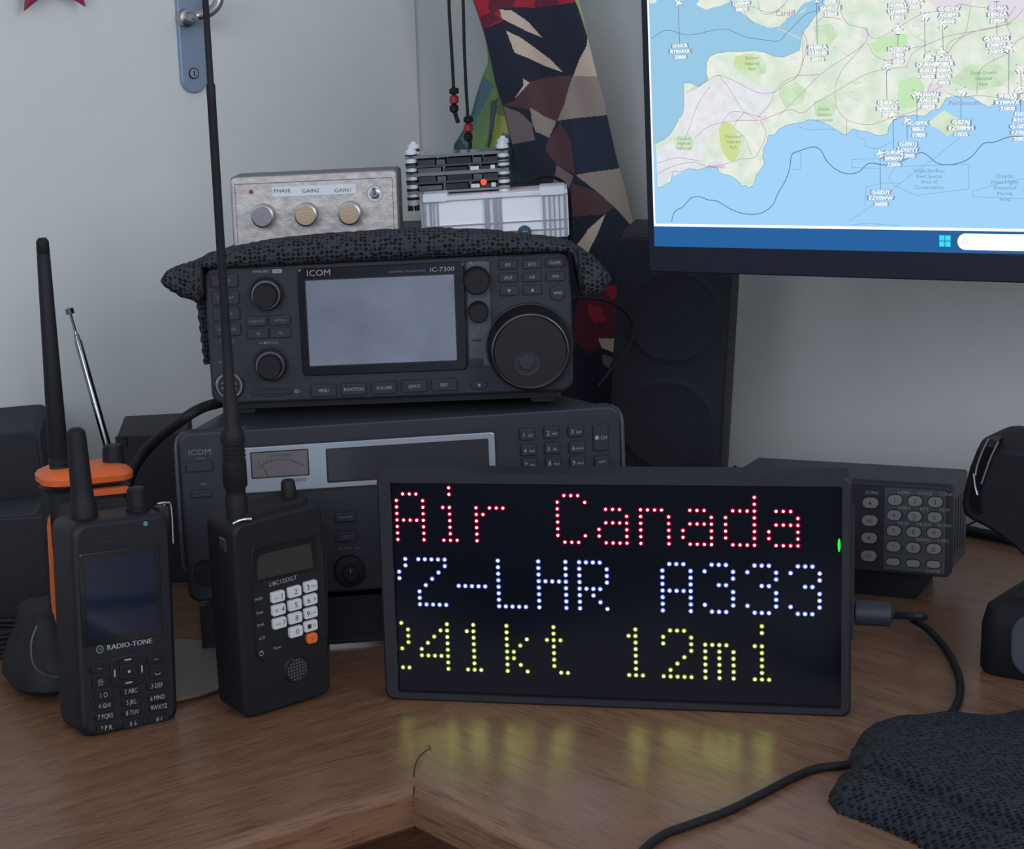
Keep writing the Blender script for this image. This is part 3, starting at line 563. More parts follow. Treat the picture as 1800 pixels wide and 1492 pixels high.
# ------------------------------------------------------------------ handheld radio, front left
pz = Pose(-128.7, 1090.4, 0.2, 28.2, 1.8, -2.6)
def oz(a, c, y=0): return pz.on(a, c, y)
hr = thing('handheld_transceiver', 'black handheld radio with large dark blue screen, leftmost standing at the front', 'handheld radio', pz)
wR, hR, dR = 63.6, 129.3, 35.6
b = MB(); base = rr(wR / 2, hR / 2, wR, hR, 8, 7)
def sh(p, d, cx_, cz_, w, h): return [(cx_ + (x - cx_) * (1 - 2 * d / w), cz_ + (z - cz_) * (1 - 2 * d / h)) for x, z in p]
b.loft([ring(sh(base, q, wR / 2, hR / 2, wR, hR), y) for q, y in ((3.2, 0), (1.6, .6), (.5, 2), (0, 5), (0, 30), (1, 34), (3, dR))], 'blk'); b.build('body', hr)
xs0, zs1 = oz(80 + 188 * .3016, 860 + 380 * .3016); xs1, zs1b = oz(80 + 655 * .3016, 860 + 322 * .3016); xs2, zs0 = oz(80 + 690 * .3016, 860 + 850 * .3016)
zc1 = (zs1 + zs1b) / 2; cxs = (xs0 + (xs1 + xs2) / 2) / 2; wS = (xs1 + xs2) / 2 - xs0
b = MB(); b.prism(rr(cxs, (zc1 + zs0) / 2, wS, zc1 - zs0, 2), -.5, .5, 'gloss', .4); b.prism(rr(cxs, (zc1 + zs0) / 2 + 1, wS - 7, zc1 - zs0 - 9, .6), -.75, -.3, 'glass', .1); b.build('screen', hr, 'dark glossy screen')
b = MB(); lx, lz = oz(80 + 478 * .3016, 860 + 905 * .3016); b.text('RADIO-TONE', lx + 1.2, lz, -.15, 3.0, 'ink', sx=1.12, bold=.25); b.text('RADIO-TONE', lx + 1.2, lz, -.16, 3.0, 'ink', sx=1.12)
cxl, czl = oz(80 + 316 * .3016, 860 + 932 * .3016); b.add([(cxl + r_ * cos(2 * pi * k / 24), -.15, czl + r_ * sin(2 * pi * k / 24)) for r_ in (2.3, 1.9) for k in range(24)], [(k, (k + 1) % 24, 24 + (k + 1) % 24, 24 + k) for k in range(24)], 'ink'); b.text('rt', cxl, czl, -.15, 1.7, 'ink'); b.build('lettering', hr)
def q4(x, y): return 80 + x * .3016, 860 + y * .3016
for x, y, w, h, t, th in ((308, 1040, 11, 5.6, '\u2014', 2), (637, 985, 11, 5.6, '\u2014', 2), (315, 1122, 10, 6.4, '\u260f', 3.2), (647, 1065, 11, 5.8, '\u2323', 3.4),
                          (333, 1198, 12.5, 5, '1 \u25cb', 2.2), (492, 1172, 12.5, 5, '2 ABC', 2.2), (643, 1140, 12.5, 5, '3 DEF', 2.2), (338, 1258, 12.5, 5, '4 GHI', 2.2), (495, 1236, 12.5, 5, '5 JKL', 2.2), (648, 1210, 12.5, 5, '6 MNO', 2.2),
                          (343, 1320, 12.5, 5, '7 PQRS', 2.2), (500, 1297, 12.5, 5, '8 TUV', 2.2), (655, 1265, 12.5, 5, '9WXYZ', 2.2), (350, 1387, 12.5, 5, '* P R', 2.4), (507, 1362, 12.5, 5, '0 \u2193', 2.2), (657, 1332, 12.5, 5, '# \u266a', 2.2)):
    key(hr, pz, *q4(x, y), w, h, t, r=1.6, d=1.6, k='rub', ink='ink', th=th * 1.25, sx=.8)
x, z = oz(*q4(478, 1056)); b = MB(); b.prism(rr(x, z, 22, 19, 4), -.9, .3, 'gap', .4); b.prism(rr(x, z, 21, 18, 4), -1.2, .3, 'rub', .4)
for dx, dz, w, h in ((0, 7, 4.4, .9), (0, -7, 4.4, .9), (-8.8, 0, .9, 4.4), (8.8, 0, .9, 4.4)): b.prism(rr(x + dx, z + dz, w, h, .3), -1.35, -1, 'ink')
b.prism(rr(x, z, 11.5, 9.5, 1.2), -2.3, -1, 'rub', .5); b.prism(circ(x, z, .9, 12), -2.4, -2, 'ink'); b.build('navigation_key', hr)
x, z = oz(*q4(582, 200)); b = MB(); b.prism(circ(x, z, 1.5, 14), -.6, .2, 'tealled', .2); b.build('indicator', hr, 'teal indicator lens')
b = MB(); x, z = oz(*q4(400, 268)); 
for k in range(3): b.prism(rr(x + 1, z + 2 - 2.4 * k, 34 - 4 * k, .8, .3), -.15, .3, 'gap')
b.build('speaker_slots', hr)
def on_top(px, py, y): return oz(px, py, y)
xa, _ = oz(148, 900, 16); pa = pz.i @ atY(148, 893, (pz.m @ Vector((xa, 16, hR))).y); pt = pz.i @ atY(132.5, 735, (pz.m @ Vector((xa, 16, hR))).y)
b = MB(); b.lathe((pa.x, 16, hR - 1), (pt.x, 16, pt.z), [(0, 8.2), (9, 8.0), (11, 7.2), (18, 6.6), ((pt - pa).length - 6, 5.9), ((pt - pa).length - 1.5, 5.4), ((pt - pa).length + .5, 3)], 'rub', 28); b.build('stub_antenna', hr, 'short black stub antenna')
xk, _ = oz(242, 880, 17); b = MB(); b.lathe((xk, 17, hR - .5), (xk - .6, 17, hR + 14), [(0, 7.2), (2.5, 7.3), (3, 6.4), (13, 6), (14.4, 4.8)], 'rub', 14); b.build('knob', hr)
b = MB(); xw, zw = oz(297, 880, 14); b.box(wR - 2, wR + 4, 12, 20, hR - 12, hR + 1, 'blk2', 1)
b.tube([(wR - 3, 13, hR + 3), (wR + 3, 13, hR + 3), (wR + 6, 13, hR), (wR + 6, 12, hR - 22)], .8, 'steel', 8); b.tube([(wR + 3, 16, hR + 2), (wR + 4, 15, hR - 22)], .8, 'steel', 8)
b.build('clip', hr, 'grey wire clip at its top right corner')

# ------------------------------------------------------------------ scanner in leather case
pz = Pose(-32.8, 1108.1, 0.3, 31.9, -4.2, 2.8)
def oz(a, c, y=0): return pz.on(a, c, y)
sn = thing('handheld_scanner', 'black cased handheld scanner with white keys and orange key, standing left of the lit sign', 'handheld radio', pz)
wR, hR, dR = 62.7, 121.9, 32.
b = MB(); base = rr(wR / 2, hR / 2 , wR, hR, 6, 7); n = len(base)
def ringb(q, y): 
    p = sh(base, q, wR / 2, hR / 2, wR, hR); return [(x, y, z + (3.2 * (1 - ((x - wR / 2) / (wR / 2)) ** 2) if z > hR * .6 else 0)) for x, z in p]
b.loft([ringb(q, y) for q, y in ((2.0, -.6), (.8, .2), (0, 2), (0, 29), (1, 31), (3, dR))], 'rub'); b.build('leather_case', sn)
q5 = lambda x, y: (340 + x * .288, 850 + y * .288)
# cutout: faceplate seen through the case
cut = [(362, 425), (375, 398), (420, 385), (735, 318), (775, 330), (795, 380), (805, 600), (810, 900), (795, 960), (760, 985), (700, 960), (600, 960), (540, 1010), (500, 1060), (440, 1072), (400, 1050), (385, 980), (365, 640)]
cp = [oz(*q5(x, y), -.7) for x, y in cut][::-1]
b = MB(); c0 = (sum(p[0] for p in cp) / len(cp), sum(p[1] for p in cp) / len(cp)); out = [(c0[0] + (x - c0[0]) * 1.05, c0[1] + (z - c0[1]) * 1.035) for x, z in cp]
b.loft([[(x, -.7, z) for x, z in out], [(x, -1.6, z) for x, z in sh(out, .4, c0[0], c0[1], 46, 66)], [(x, -1.5, z) for x, z in cp], [(x, -.75, z) for x, z in cp]], 'rub', cap0=False, cap1=False)
b.add([(x, -.8, z) for x, z in cp], [list(range(len(cp)))], 'blk'); fp = b.build('faceplate', sn, 'front plate framed by the raised edge of the case')
dis = [oz(*q5(x, y), -1) for x, y in ((366, 440), (392, 398), (742, 322), (762, 525), (364, 608))][::-1]
b = MB(); b.loft([[(x, -1.2, z) for x, z in dis], [(x, -.8, z) for x, z in dis]], 'gloss'); mx_ = sum(p[0] for p in dis) / 5; mz_ = sum(p[1] for p in dis) / 5
din = [(mx_ + (x - mx_) * .86, mz_ - 1.2 + (z - mz_) * .74) for x, z in dis]; b.loft([[(x, -1.35, z) for x, z in din], [(x, -1.1, z) for x, z in din]], 'lcdg'); b.build('display', sn, 'dark grey display')
b = MB(); b.text('UBC125XLT', *oz(*q5(546, 595), -.9), -.95, 2.6, 'ink', rot=R(0)); b.build('lettering', sn)
for x, y, T in ((507, 685, ((2.4, 0, 3.4, '1', 'inkk'), (-1.6, -.2, 1.5, 'srch', 'inkr'))), (608, 655, ((.6, 0, 3.4, '2', 'inkk'),)), (706, 622, ((-2.2, 0, 3.4, '3', 'inkk'), (1.8, .2, 1.5, 'Pgm', 'inkr'))), (512, 765, ((2.6, 0, 3.2, '4', 'inkk'), (-1.8, 0, 3, '<', 'inkk'))), (610, 735, ((.6, 0, 3.4, '5', 'inkk'),)), (706, 703, ((-1.8, 0, 3.2, '6', 'inkk'), (2.4, 0, 3, '>', 'inkk'))),
          (517, 846, ((2.8, 0, 3.2, '7', 'inkk'), (-1.4, 0, 1.6, 'step', 'inkr'))), (613, 815, ((.6, 0, 3.4, '8', 'inkk'),)), (707, 783, ((-2.2, 0, 3.4, '9', 'inkk'), (1.8, 0, 1.5, 'mod', 'inkr'))), (617, 898, ((.6, 0, 3.4, '0', 'inkk'),)), (707, 863, ((-1.4, 0, 2.6, '\u25a0', 'inkk'), (2, .2, 1.7, 'Cl', 'inkk')))): key(sn, pz, *q5(x, y), 9.4, 6.6, '', r=1.3, d=2.4, k='keyw', y=-.7, gap=.5, texts=T)
key(sn, pz, *q5(715, 938), 7.4, 6.4, 'E', r=2, d=2.4, k='orange', y=-.7, ink='inkr', th=2.6, label='orange key')
b = MB()
for x, y, t in ((397, 703, 'Hold'), (405, 787, 'Scan'), (410, 862, 'Srch'), (420, 942, 'L/O'), (512, 1000, 'Func')): b.text(t, *oz(*q5(x, y), -.9), -.95, 1.9, 'ink')
x, z = oz(*q5(415, 1035), -.9); b.add([(x + r_ * cos(2 * pi * k / 16), -.95, z + r_ * sin(2 * pi * k / 16)) for r_ in (1.6, 1.25) for k in range(16)], [(k, (k + 1) % 16, 16 + (k + 1) % 16, 16 + k) for k in range(16)], 'ink'); b.box(x - .15, x + .15, -1, -.9, z, z + 2, 'ink')
b.build('side_key_lettering', sn)
x, z = oz(*q5(628, 1130), -.6); b = MB(); b.lathe_y(x, z, [(7.2, -1.2), (8, -1.5), (8.8, -.6)], 'rub', 32, kc='gap')
for i in range(-3, 4):
    for j in range(-3, 4):
        if i * i + j * j < 11: b.prism(rr(x + i * 2, z + j * 2, 1.3, 1.3, .3, 2), -1.5, -1, 'greyp')
b.build('speaker_opening', sn, 'round speaker opening')
b = MB(); b.tube([(4, 5, hR + .5), (8, 2, hR + 2.6), (14, 1, hR + 2)], .9, 'steel', 8); b.box(-1.2, .5, 8, 14, hR - 17, hR - 9, 'steel', .4); b.build('snap_clip', sn, 'small metal snap fittings')
# whip antenna
def onl(px, py, y=12): 
    x, z = oz(px, py, y); return Vector((x, y, z))
A0 = onl(417, 905); A1 = onl(361, 0); ax = (A1 - A0).normalized(); Lz = lambda py: (onl(417 - (905 - py) * 56 / 905, py) - A0).length
A0 = A0 - ax * 4
b = MB(); prof = [(0, 6.4), (Lz(873), 6.6), (Lz(868), 5.8), (Lz(858), 5.8), (Lz(852), 7.2), (Lz(815), 7.2)]
for k in range(4): z_ = Lz(808 - k * 8); prof += [(z_, 7.2), (z_ + .5, 6.5), (z_ + 1.6, 6.5), (z_ + 2.1, 7.2)]
prof += [(Lz(768), 7.2), (Lz(760), 6.8), (Lz(748), 4.6), (Lz(697), 4.4), (Lz(692), 3.6), (Lz(560), 2.7), (Lz(400), 2.5), (Lz(180), 2.5), (Lz(150), 2.6), (Lz(146), 1.9), (Lz(0), 1.75), (Lz(0) + 120, 1.6)]
b.lathe(A0, A1, prof, 'rub', 24); b.build('whip_antenna', sn, 'tall black whip antenna')
xk, _ = oz(510, 880, 16); pk = onl(509, 884, 16); b = MB(); b.lathe(pk - Vector((0, 0, 5)), pk + Vector((-.4, 0, 16)), [(0, 5.4), (3, 5.2), (9, 4.9), (18, 4.3), (19.5, 3.4)], 'rub', 16); b.build('knob', sn)
b = MB(); b.loft([[(x, y, z) for x, y in rr(wR * .55, 16, w, d, 7, 6)] for z, w, d in ((hR - 1, wR - 12, 22), (hR + 3.4, wR - 13, 21), (hR + 4.6, wR - 16, 18))], 'rub'); b.build('top_collar', sn)

# ------------------------------------------------------------------ orange topped radio in its cradle, tray under it
c0 = gnd(345, 1165); tray = MB(); tc = Vector((-98, 1205, 0)); tray.lathe((0, 0, .2), (0, 0, 8), [(0, 62), (.8, 64), (3, 66), (4, 66), (4.4, 65), (4.0, 63)], 'tray', 64); tag(tray.build('round_tray', None, loc=tc), 'taupe round tray lying under the charging cradle on the desk', 'tray')
crp = Pose(-168, 1160, 4.8, 20, 0, 0)
cr = thing('charging_cradle', 'rounded black charging cradle holding the orange topped radio', 'charger', crp)
b = MB(); 
def oval(cx_, cy_, w, d, r, n=8): return rr(cx_, cy_, w, d, r, n)
b.loft([[(x, y, z) for x, y in rr(46, 32, w, d, r, 8)] for z, w, d, r in ((0, 100, 76, 26), (3, 104, 80, 28), (14, 102, 78, 28), (24, 94, 68, 24), (34, 84, 54, 18), (46, 78, 46, 14), (48, 74, 42, 12))], 'rub'); b.build('base', cr)
b = MB(); b.tube([(8, -6, 47), (3, -8, 36), (4, -10, 22), (16, -11.5, 14), (40, -11, 14)], .9, 'greyp', 8); b.build('seam', cr)
pz = Pose(-147.5, 1172, 40, 20, 0, -1.5)
def oz(a, c, y=0): return pz.on(a, c, y)
orr = thing('orange_radio', 'black radio with bright orange top, partly hidden behind another handheld radio', 'handheld radio', pz)
xL, zT = oz(79, 852, -1); xR, _ = oz(241, 832, -1); zT = oz(160, 838, -1)[1]
wO = xR - xL; b = MB(); b.loft([[(x, y, z) for x, y in rr((xL + xR) / 2 , 17, w, d, 9, 6)] for z, w, d in ((0, wO - 12, 32), (20, wO - 9, 34), (zT - 12, wO - 5, 35), (zT - 9, wO - 4, 35))], 'blk'); b.build('body', orr)
mx_ = (xL + xR) / 2
def capr(z, w, d, r, kx=0): return [(x, y, z + kx * (x - mx_)) for x, y in rr(mx_, 17, w, d, r, 8)]
b = MB(); b.loft([capr(zT - 5.5, wO - 8, 33, 10), capr(zT - 4.2, wO - .5, 38, 12), capr(zT - .6, wO, 39, 12), capr(zT + 1.6, wO - 3, 36, 11), capr(zT + 4.6, wO - 14, 24, 8), capr(zT + 5, wO - 18, 20, 7)], 'orange'); b.build('top_cap', orr, 'orange top cap')
b = MB(); zs = oz(195, 862, -2)[1]; b.box(xL + 20, xR - 6, -2.0, 3, zs - 2.6, zs + 1.4, 'orange', .8); b.build('front_stripe', orr, 'orange stripe')
b = MB(); b.box(xL + 8, xR - 8, -1.6, 3, 30, zs - 5, 'blk2', 3); b.build('front_cover', orr)
b = MB(); sd = [(86, 905), (90, 960), (95, 1005), (94, 1030), (98, 1060), (104, 1100), (96, 1098), (91, 1060), (88, 1000), (84, 930)]
sp_ = [oz(a + 2, c, 4) for a, c in sd]; b.prism(sp_[::-1], 4, 9, 'orange'); b.build('side_trim', orr, 'orange side trim')
pA0 = oz(105, 832, 14); pA1 = oz(74, 418, 14); q0 = Vector((pA0[0], 14, pA0[1] - 3)); q1 = Vector((pA1[0], 14, pA1[1])); LL = (q1 - q0).length
b = MB(); b.lathe(q0, q1, [(0, 6.6), (6, 6.6), (7, 6.1), (9, 6.1), (9.6, 6.6), (12, 6.5), (12.6, 6), (14, 6), (15, 6.4), (LL * .5, 5.2), (LL - 10, 4.1), (LL - 9.5, 3.8), (LL - 9, 4.1), (LL - 2, 3.9), (LL, 2.4)], 'rub', 24); b.build('antenna', orr, 'long black tapered antenna')
xk, zk = oz(200, 820, 16); b = MB(); b.lathe((xk, 16, zk - 3), (xk - .3, 16, zk + 14), [(0, 7), (2, 7.1), (14, 6.5), (17, 5.6)], 'rub', 12); b.build('knob', orr)

# telescopic aerial on a base further back
tb = gnd(248, 1008); ta = thing('telescopic_aerial', 'thin chrome telescopic aerial leaning beside the long black antenna', 'antenna', loc=tb)
P0 = Vector((0, 0, 8)); Yt = tb.y; tip = atY(122, 545, Yt) - tb; mid_ = atY(137, 592, Yt) - tb; Lt = (tip - P0).length; Lm = (mid_ - P0).length
b = MB(); b.lathe((0, 0, 0), (0, 0, 9), [(0, 14), (5, 14), (8, 9), (9, 4)], 'blk', 24); b.build('base', ta)
b = MB(); b.lathe(P0, tip, [(0, 3.6), (Lm * .45, 3.5), (Lm * .46, 3.1), (Lm - 3, 2.9), (Lm - 2, 2.2), (Lm + 1, 2.2), (Lm + 2, 1.5), (Lm + 5, 1.1), (Lt - 3, 1.0), (Lt - 2.8, 3.3), (Lt + 1.2, 3.3), (Lt + 1.6, 2.2)], mat('dark chrome', (.22, .22, .24, 1), .2, metal=1), 16); b.build('rod', ta)

# ------------------------------------------------------------------ boxes at far left and behind
pz = Pose(-320, 1316, 0, 0); x1_, z1_ = pz.on(79, 908); 
b = MB(); b.prism(rr(x1_ / 2, z1_ / 2, x1_, z1_, 2), 0, 60, 'blk', .8); bxx = thing('bench_power_supply', 'plain black box at the left edge of the desk, the nearer of the two there', 'box', pz); b.build('housing', bxx)
b = MB(); b.box(6, x1_ - 6, 5, 55, z1_ - .2, z1_ + .8, 'blk2', .3); b.build('top_plate', bxx)
pz = Pose(-330, 1392, 0, 3); x1_, z1_ = pz.on(64, 757); xb_, zb_ = pz.on(88, 900)
b = MB(); sl = [(0, 0), (xb_ + 3, 0), (xb_, zb_), (x1_ + 2, z1_ - 4), (x1_ - 2, z1_ - .5), (x1_ - 6, z1_), (0, z1_ - 4)]
b.prism(sl, 0, 110, 'grille', 0); b.prism([(x * 0.97 + 2, z * .96 + 2) for x, z in sl], -1.2, 0, 'blk', .3); tb_ = thing('desktop_speaker', 'black slant sided cabinet behind the plain black box at the left edge', 'speaker', pz); b.build('cabinet', tb_)
pz = Pose(-140, 1425, 0, 0); xa_, z1_ = pz.on(205, 767); xc_, _ = pz.on(330, 767)
b = MB(); b.prism(rr((xa_ + xc_) / 2, z1_ / 2, xc_ - xa_, z1_, 1.5), 0, 80, 'blk', .6); q_ = thing('accessory_box', 'black box standing behind the thick cable, left of the receiver stack', 'box', pz); b.build('housing', q_)
xs_, zs_ = pz.on(212, 771, -3); b = MB(); b.box(xs_ - 4, xs_ + 4, -2.5, 0, z1_ - 8, z1_ + .3, 'rub', 1); b.build('corner_latch', q_)
b = MB()
f = lambda a, c, Y: atY(a, c, Y)
b.tube([f(402, 704, 1335), f(385, 708, 1300), f(360, 715, 1272), f(336, 727, 1258), f(312, 744, 1262), f(285, 764, 1275), f(258, 790, 1288), f(238, 818, 1290), f(225, 852, 1288), f(218, 900, 1284)], 3.6, 'rub', 14)
tag(b.build('thick_cable'), 'thick black cable arching down from behind the transceiver past the aerial', 'cable')
for i, (c_, Y_, r_) in enumerate(((1112, 1292, 1.6), (1125, 1284, 1.6), (1142, 1272, 1.7), (1160, 1262, 1.7))): pass
b = MB()
for i in range(6):
    o_ = gnd(-20 + 3 * (i % 3), 1150); rx_, ry_ = 36 - 2 * (i % 3), 20 - i; b.tube([(o_.x + rx_ * cos(2 * pi * k / 12) + 1.5 * sin(i * 2 + k), o_.y + 6 + ry_ * sin(2 * pi * k / 12), 2.2 + i * 2.9 + .5 * sin(k + i)) for k in range(13)], 1.7, 'rub', 10, 4)
tag(b.build('coiled_cable'), 'loops of coiled black cable at the left edge below the black box', 'cable')
# ------------------------------------------------------------------ small desktop transceiver behind the sign, right
pz = Pose(385.6, 1295, 24, -30, 2, 0)
xr_, zt_ = pz.on(1672, 857); _, zb_ = pz.on(1669, 1016); xl_ = xr_ - 150
def oz(a, c, y=0): return pz.on(a, c, y)
mr = thing('mobile_transceiver', 'small grey transceiver with oval keypad, behind the right end of the lit sign', 'radio', pz)
b = MB(); b.box(xl_ + 1, xr_ - 1, 10, 62, zb_ + 2, zt_ + 1., 'greyp', 2); b.build('cabinet', mr)
b = MB(); b.prism(rr((xl_ + xr_) / 2, (zt_ + zb_) / 2, xr_ - xl_, zt_ - zb_, 3, 5), 0, 11, 'blk2', 1.2); b.prism(rr((xr_ + oz(1552, 900)[0]) / 2 - 1, (zt_ + zb_) / 2, xr_ - oz(1552, 900)[0] - 4, zt_ - zb_ - 5, 1), -.5, .3, 'greyp', .2); b.build('front_panel', mr)
b = MB(); [b.box(xr_ - 1.2, xr_ - .7, 22 + 9 * k, 24 + 9 * k, zb_ + 12, zt_ - 12, 'gap') for k in range(4)]; b.build('vent', mr)
q6 = lambda x, y: (1480 + x * .2078, 800 + y * .2078)
ov = lambda w, h: (lambda x, z, g=0: rr(x, z, w + 2 * g, h + 2 * g, (h + 2 * g) / 2, 8))
for x, y, t in ((245, 400, '\u25b2'), (238, 550, 'A/B'), (234, 697, '\u25bc'), (229, 848, 'V/M')): key(mr, pz, *q6(x, y), 10.5, 7.5, t, k='keyg', shape=ov(10.5, 7.2), d=2.4, ink='inkk', th=2.0, y=-.2)
for r_, yy, tt in ((0, (377, 387, 395), '123'), (1, (505, 515, 523), '456'), (2, (636, 647, 655), '789'), (3, (770, 780, 790), '*0#')):
    for xx_, y_, t in zip(((452, 622, 793), (445, 617, 788), (441, 610, 783), (440, 605, 780))[r_], yy, tt): key(mr, pz, *q6(xx_, y_), 9.4, 6.8, t, k='keyg', shape=ov(9.4, 6.8), d=2.2, ink='inkk', th=3.2, y=-.5)
for xx_, y_ in ((433, 900), (603, 914), (775, 922)): key(mr, pz, *q6(xx_, y_), 9, 4.8, '', k='keyg', shape=ov(9, 4.8), d=1.6, y=-.5)
b = MB()
for x, y, t in ((252, 318, 'SCRN'), (525, 317, 'LOW'), (705, 325, 'CODE'), (877, 332, 'TONE'), (530, 447, 'SHIFT'), (698, 456, 'RPT'), (870, 463, 'STEP'), (520, 576, 'MHZ'), (697, 587, 'MODE'), (864, 595, 'SCAN'), (692, 718, 'MEMO'), (855, 723, 'CALL'), (772, 983, 'LOCK')): b.text(t, *oz(*q6(x, y), -.6), -.65, 2.2, 'ink', sx=1.1, bold=.15)
b.build('lettering', mr)
pm = Pose(385.6, 1295, 0, -30); xs_, zs_ = pm.on(1612, 1020, 6)
b = MB(); b.box(xs_ - 96, xs_, 6, 60, 0, 24.5, 'blk', 1.5, .5); st_ = thing('radio_stand', 'black block supporting the small grey transceiver', 'stand', pm); b.build('block', st_)

b = MB(); a_ = wl(1722, 934, 8, nr); c_ = wl(1800, 946, 8, nr); dd = (c_ - a_)
b.tube([Vector((a_.x, a_.y, 6)) - dd * 1.2, Vector((a_.x, a_.y, 5)) - dd * .4, Vector((c_.x, c_.y, 5)), Vector((c_.x, c_.y, 5)) + dd * 1.5], 4., 'rub', 12)
b.tube([Vector((a_.x - 60, a_.y - 22, 4)), Vector((a_.x - 20, a_.y - 12, 12)), Vector((a_.x + 14, a_.y - 24, 26)), Vector((a_.x + 40, a_.y - 62, 6))], .9, 'rub', 8)
tag(b.build('wall_cable'), 'black cables lying along the foot of the right wall behind the small transceiver', 'cable')

# ------------------------------------------------------------------ black device at the right edge
pz = Pose(409, 1123, 0, -42, 0, 0)
def oz(a, c, y=0): return pz.on(a, c, y)
dv = thing('desk_device', 'black device at the right edge with glossy curved head above a rounded base', 'device', pz)
b = MB(); zt_ = 46.
b.loft([[(x, y, z) for x, y in rr(72, 46, w, d, r, 8)] for z, w, d, r in ((0, 142, 90, 12), (3, 146, 94, 14), (30, 145, 93, 14), (41, 140, 88, 13), (46, 128, 78, 10), (47.5, 116, 66, 8))], 'rub'); b.build('base', dv)
xg_, _ = oz(1778, 1100, -1.5); b = MB(); b.prism(rr(xg_ + 50, 23, 100, 39, 14, 8), -3, 4, 'greyp', 1.4); b.build('side_cap', dv, 'rounded dark grey side cap')
# head: outline lofted through its depth
hd = [(1697, 880), (1703, 850), (1712, 815), (1724, 785), (1733, 768), (1742, 765), (1762, 768), (1800, 774), (1850, 780), (1900, 800), (1930, 850), (1920, 930), (1880, 990), (1840, 1005), (1805, 968), (1775, 945), (1745, 925), (1715, 910), (1702, 900)]
hh = [oz(a, c, 20) for a, c in hd]; cx_ = sum(p[0] for p in hh) / len(hh); cz_ = sum(p[1] for p in hh) / len(hh)
hr_ = []
for y, s_ in ((6, .80), (8, .9), (13, .975), (20, 1), (50, 1.0), (62, .95), (68, .8)): hr_.append([(cx_ + (x - cx_) * s_, y, cz_ + (z - cz_) * s_) for x, z in hh][::-1])
b = MB(); b.loft(hr_, 'blk'); b.build('head', dv, 'curved black head')
gl = [(1741, 768), (1730, 785), (1716, 815), (1707, 850), (1703, 880), (1706, 898), (1716, 905), (1727, 903), (1724, 880), (1728, 850), (1738, 815), (1752, 785), (1757, 772)]
gg = [oz(a, c, 5.5) for a, c in gl]; b = MB(); gx = sum(p[0] for p in gg) / len(gg); gz_ = sum(p[1] for p in gg) / len(gg)
b.loft([[(gx + (x - gx) * s_, y, gz_ + (z - gz_) * s_) for x, z in gg] for y, s_ in ((3.0, .8), (3.8, .92), (6, 1), (12, 1))], 'gloss'); b.build('rim', dv, 'glossy black rim')
b = MB()
for P_l in (((1738, 771), (1726, 795), (1717, 820), (1714, 836)), ((1755, 776), (1741, 805), (1732, 830), (1725, 850)), ((1711, 832), (1714, 856), (1718, 870))): b.tube([(oz(a, c, 2.8)[0], 3.0, oz(a, c, 2.8)[1]) for a, c in P_l], .7, 'steel', 8)
b.build('rim_highlights', dv, 'thin bright lines modelled as highlights on the rim')  # steel tubes stand in for the highlight lines on the glossy rim
b = MB(); b.tube([(118, 40, 40), (125, 40, 60), (cx_ + 30, 40, cz_ - 20), (cx_ + 10, 40, cz_)], 11, 'blk', 16); b.build('neck', dv)

# ------------------------------------------------------------------ tall speaker in the corner
pz = Pose(273, 1500, 7, -17, 0, -3.6)
sk = thing('tall_speaker', 'tall black speaker with two round drivers in the corner, partly behind the monitor', 'speaker', pz)
xa_, zt_ = pz.on(1094, 410); xb_, _ = pz.on(1283, 520)
xbB = pz.on(1268, 800)[0]; xaB = pz.on(1066, 690)[0]
wsp = (xb_ + xbB) / 2 - (xa_ + xaB) / 2; xs_ = (xa_ + xaB) / 2
b = MB(); b.prism(rr(xs_ + wsp / 2, zt_ / 2, wsp, zt_, 3), 4, 108, 'blk', 1.5); b.build('cabinet', sk)
b = MB(); b.prism(rr(xs_ + wsp / 2, zt_ / 2, wsp - 2, zt_ - 2, 6, 6), -6, 5, 'grille', 3)
for z_ in (pz.on(1205, 555)[1], pz.on(1185, 745)[1]): b.lathe_y(xs_ + wsp / 2 + 2, z_, [(4, -6.9), (30, -6.4), (34, -7.6), (37, -6.4), (39, -5.8)], 'grille', 48)
b.build('grille', sk, 'cloth front with two round drivers')
b = MB(); f3 = wl(1292, 828, 26, nr); b.lathe((f3.x, f3.y, .2), (f3.x, f3.y, 24), [(0, 9), (10, 7), (20, 3), (23, 1)], 'rub', 12); tag(b.build('cable_grommet'), 'small pointed black stub behind the speaker foot at the wall', 'stub')
b = MB(); b.tube([f(1000, 525, 1380), f(1030, 523, 1395), f(1070, 530, 1420), (f(1098, 548, 1440)), f(1112, 575, 1455), f(1108, 605, 1450), f(1090, 630, 1440), f(1070, 655, 1425), f(1050, 680, 1410)], 1.0, 'cord', 8); tag(b.build('speaker_lead'), 'thin black lead looping in front of the tall speaker', 'cable')

# ------------------------------------------------------------------ monitor
pz = Pose(246.8, 1253.1, 254.0, -38.1, -1.9, 0)
mo = thing('computer_monitor', 'black monitor showing a flight tracking map, upper right', 'monitor', pz)
def oz(a, c, y=0): return pz.on(a, c, y)
SW, SH = 560., 315.; xlf = oz(1131, 200)[0]; zbt = (oz(1157, 476)[1] + oz(1800, 498)[1]) / 2; xscr = (oz(1157, 432)[0] + oz(1136, 0)[0]) / 2
b = MB(); b.box(xscr - 4.5, SW + 5, -2, 12, zbt, SH + 4, 'bezel', 2, .8); b.box(60, SW - 60, 12, 34, 30, SH - 30, 'blk', 4); b.build('housing', mo)
b = MB(); b.box(SW / 2 - 12, SW / 2 + 40, 34, 150, 110, 150, 'blk2', 2); b.build('wall_arm', mo)
scr = []
def em(nm, r, g, bb, s=1.): return glow(nm, rgb(r, g, bb), s)
SEA = em('screen sea', 164, 212, 250); SEA2 = em('screen sea angle dimmed', 154, 202, 230);  # left sea is a dimmer copy: viewing-angle falloff put into its colour
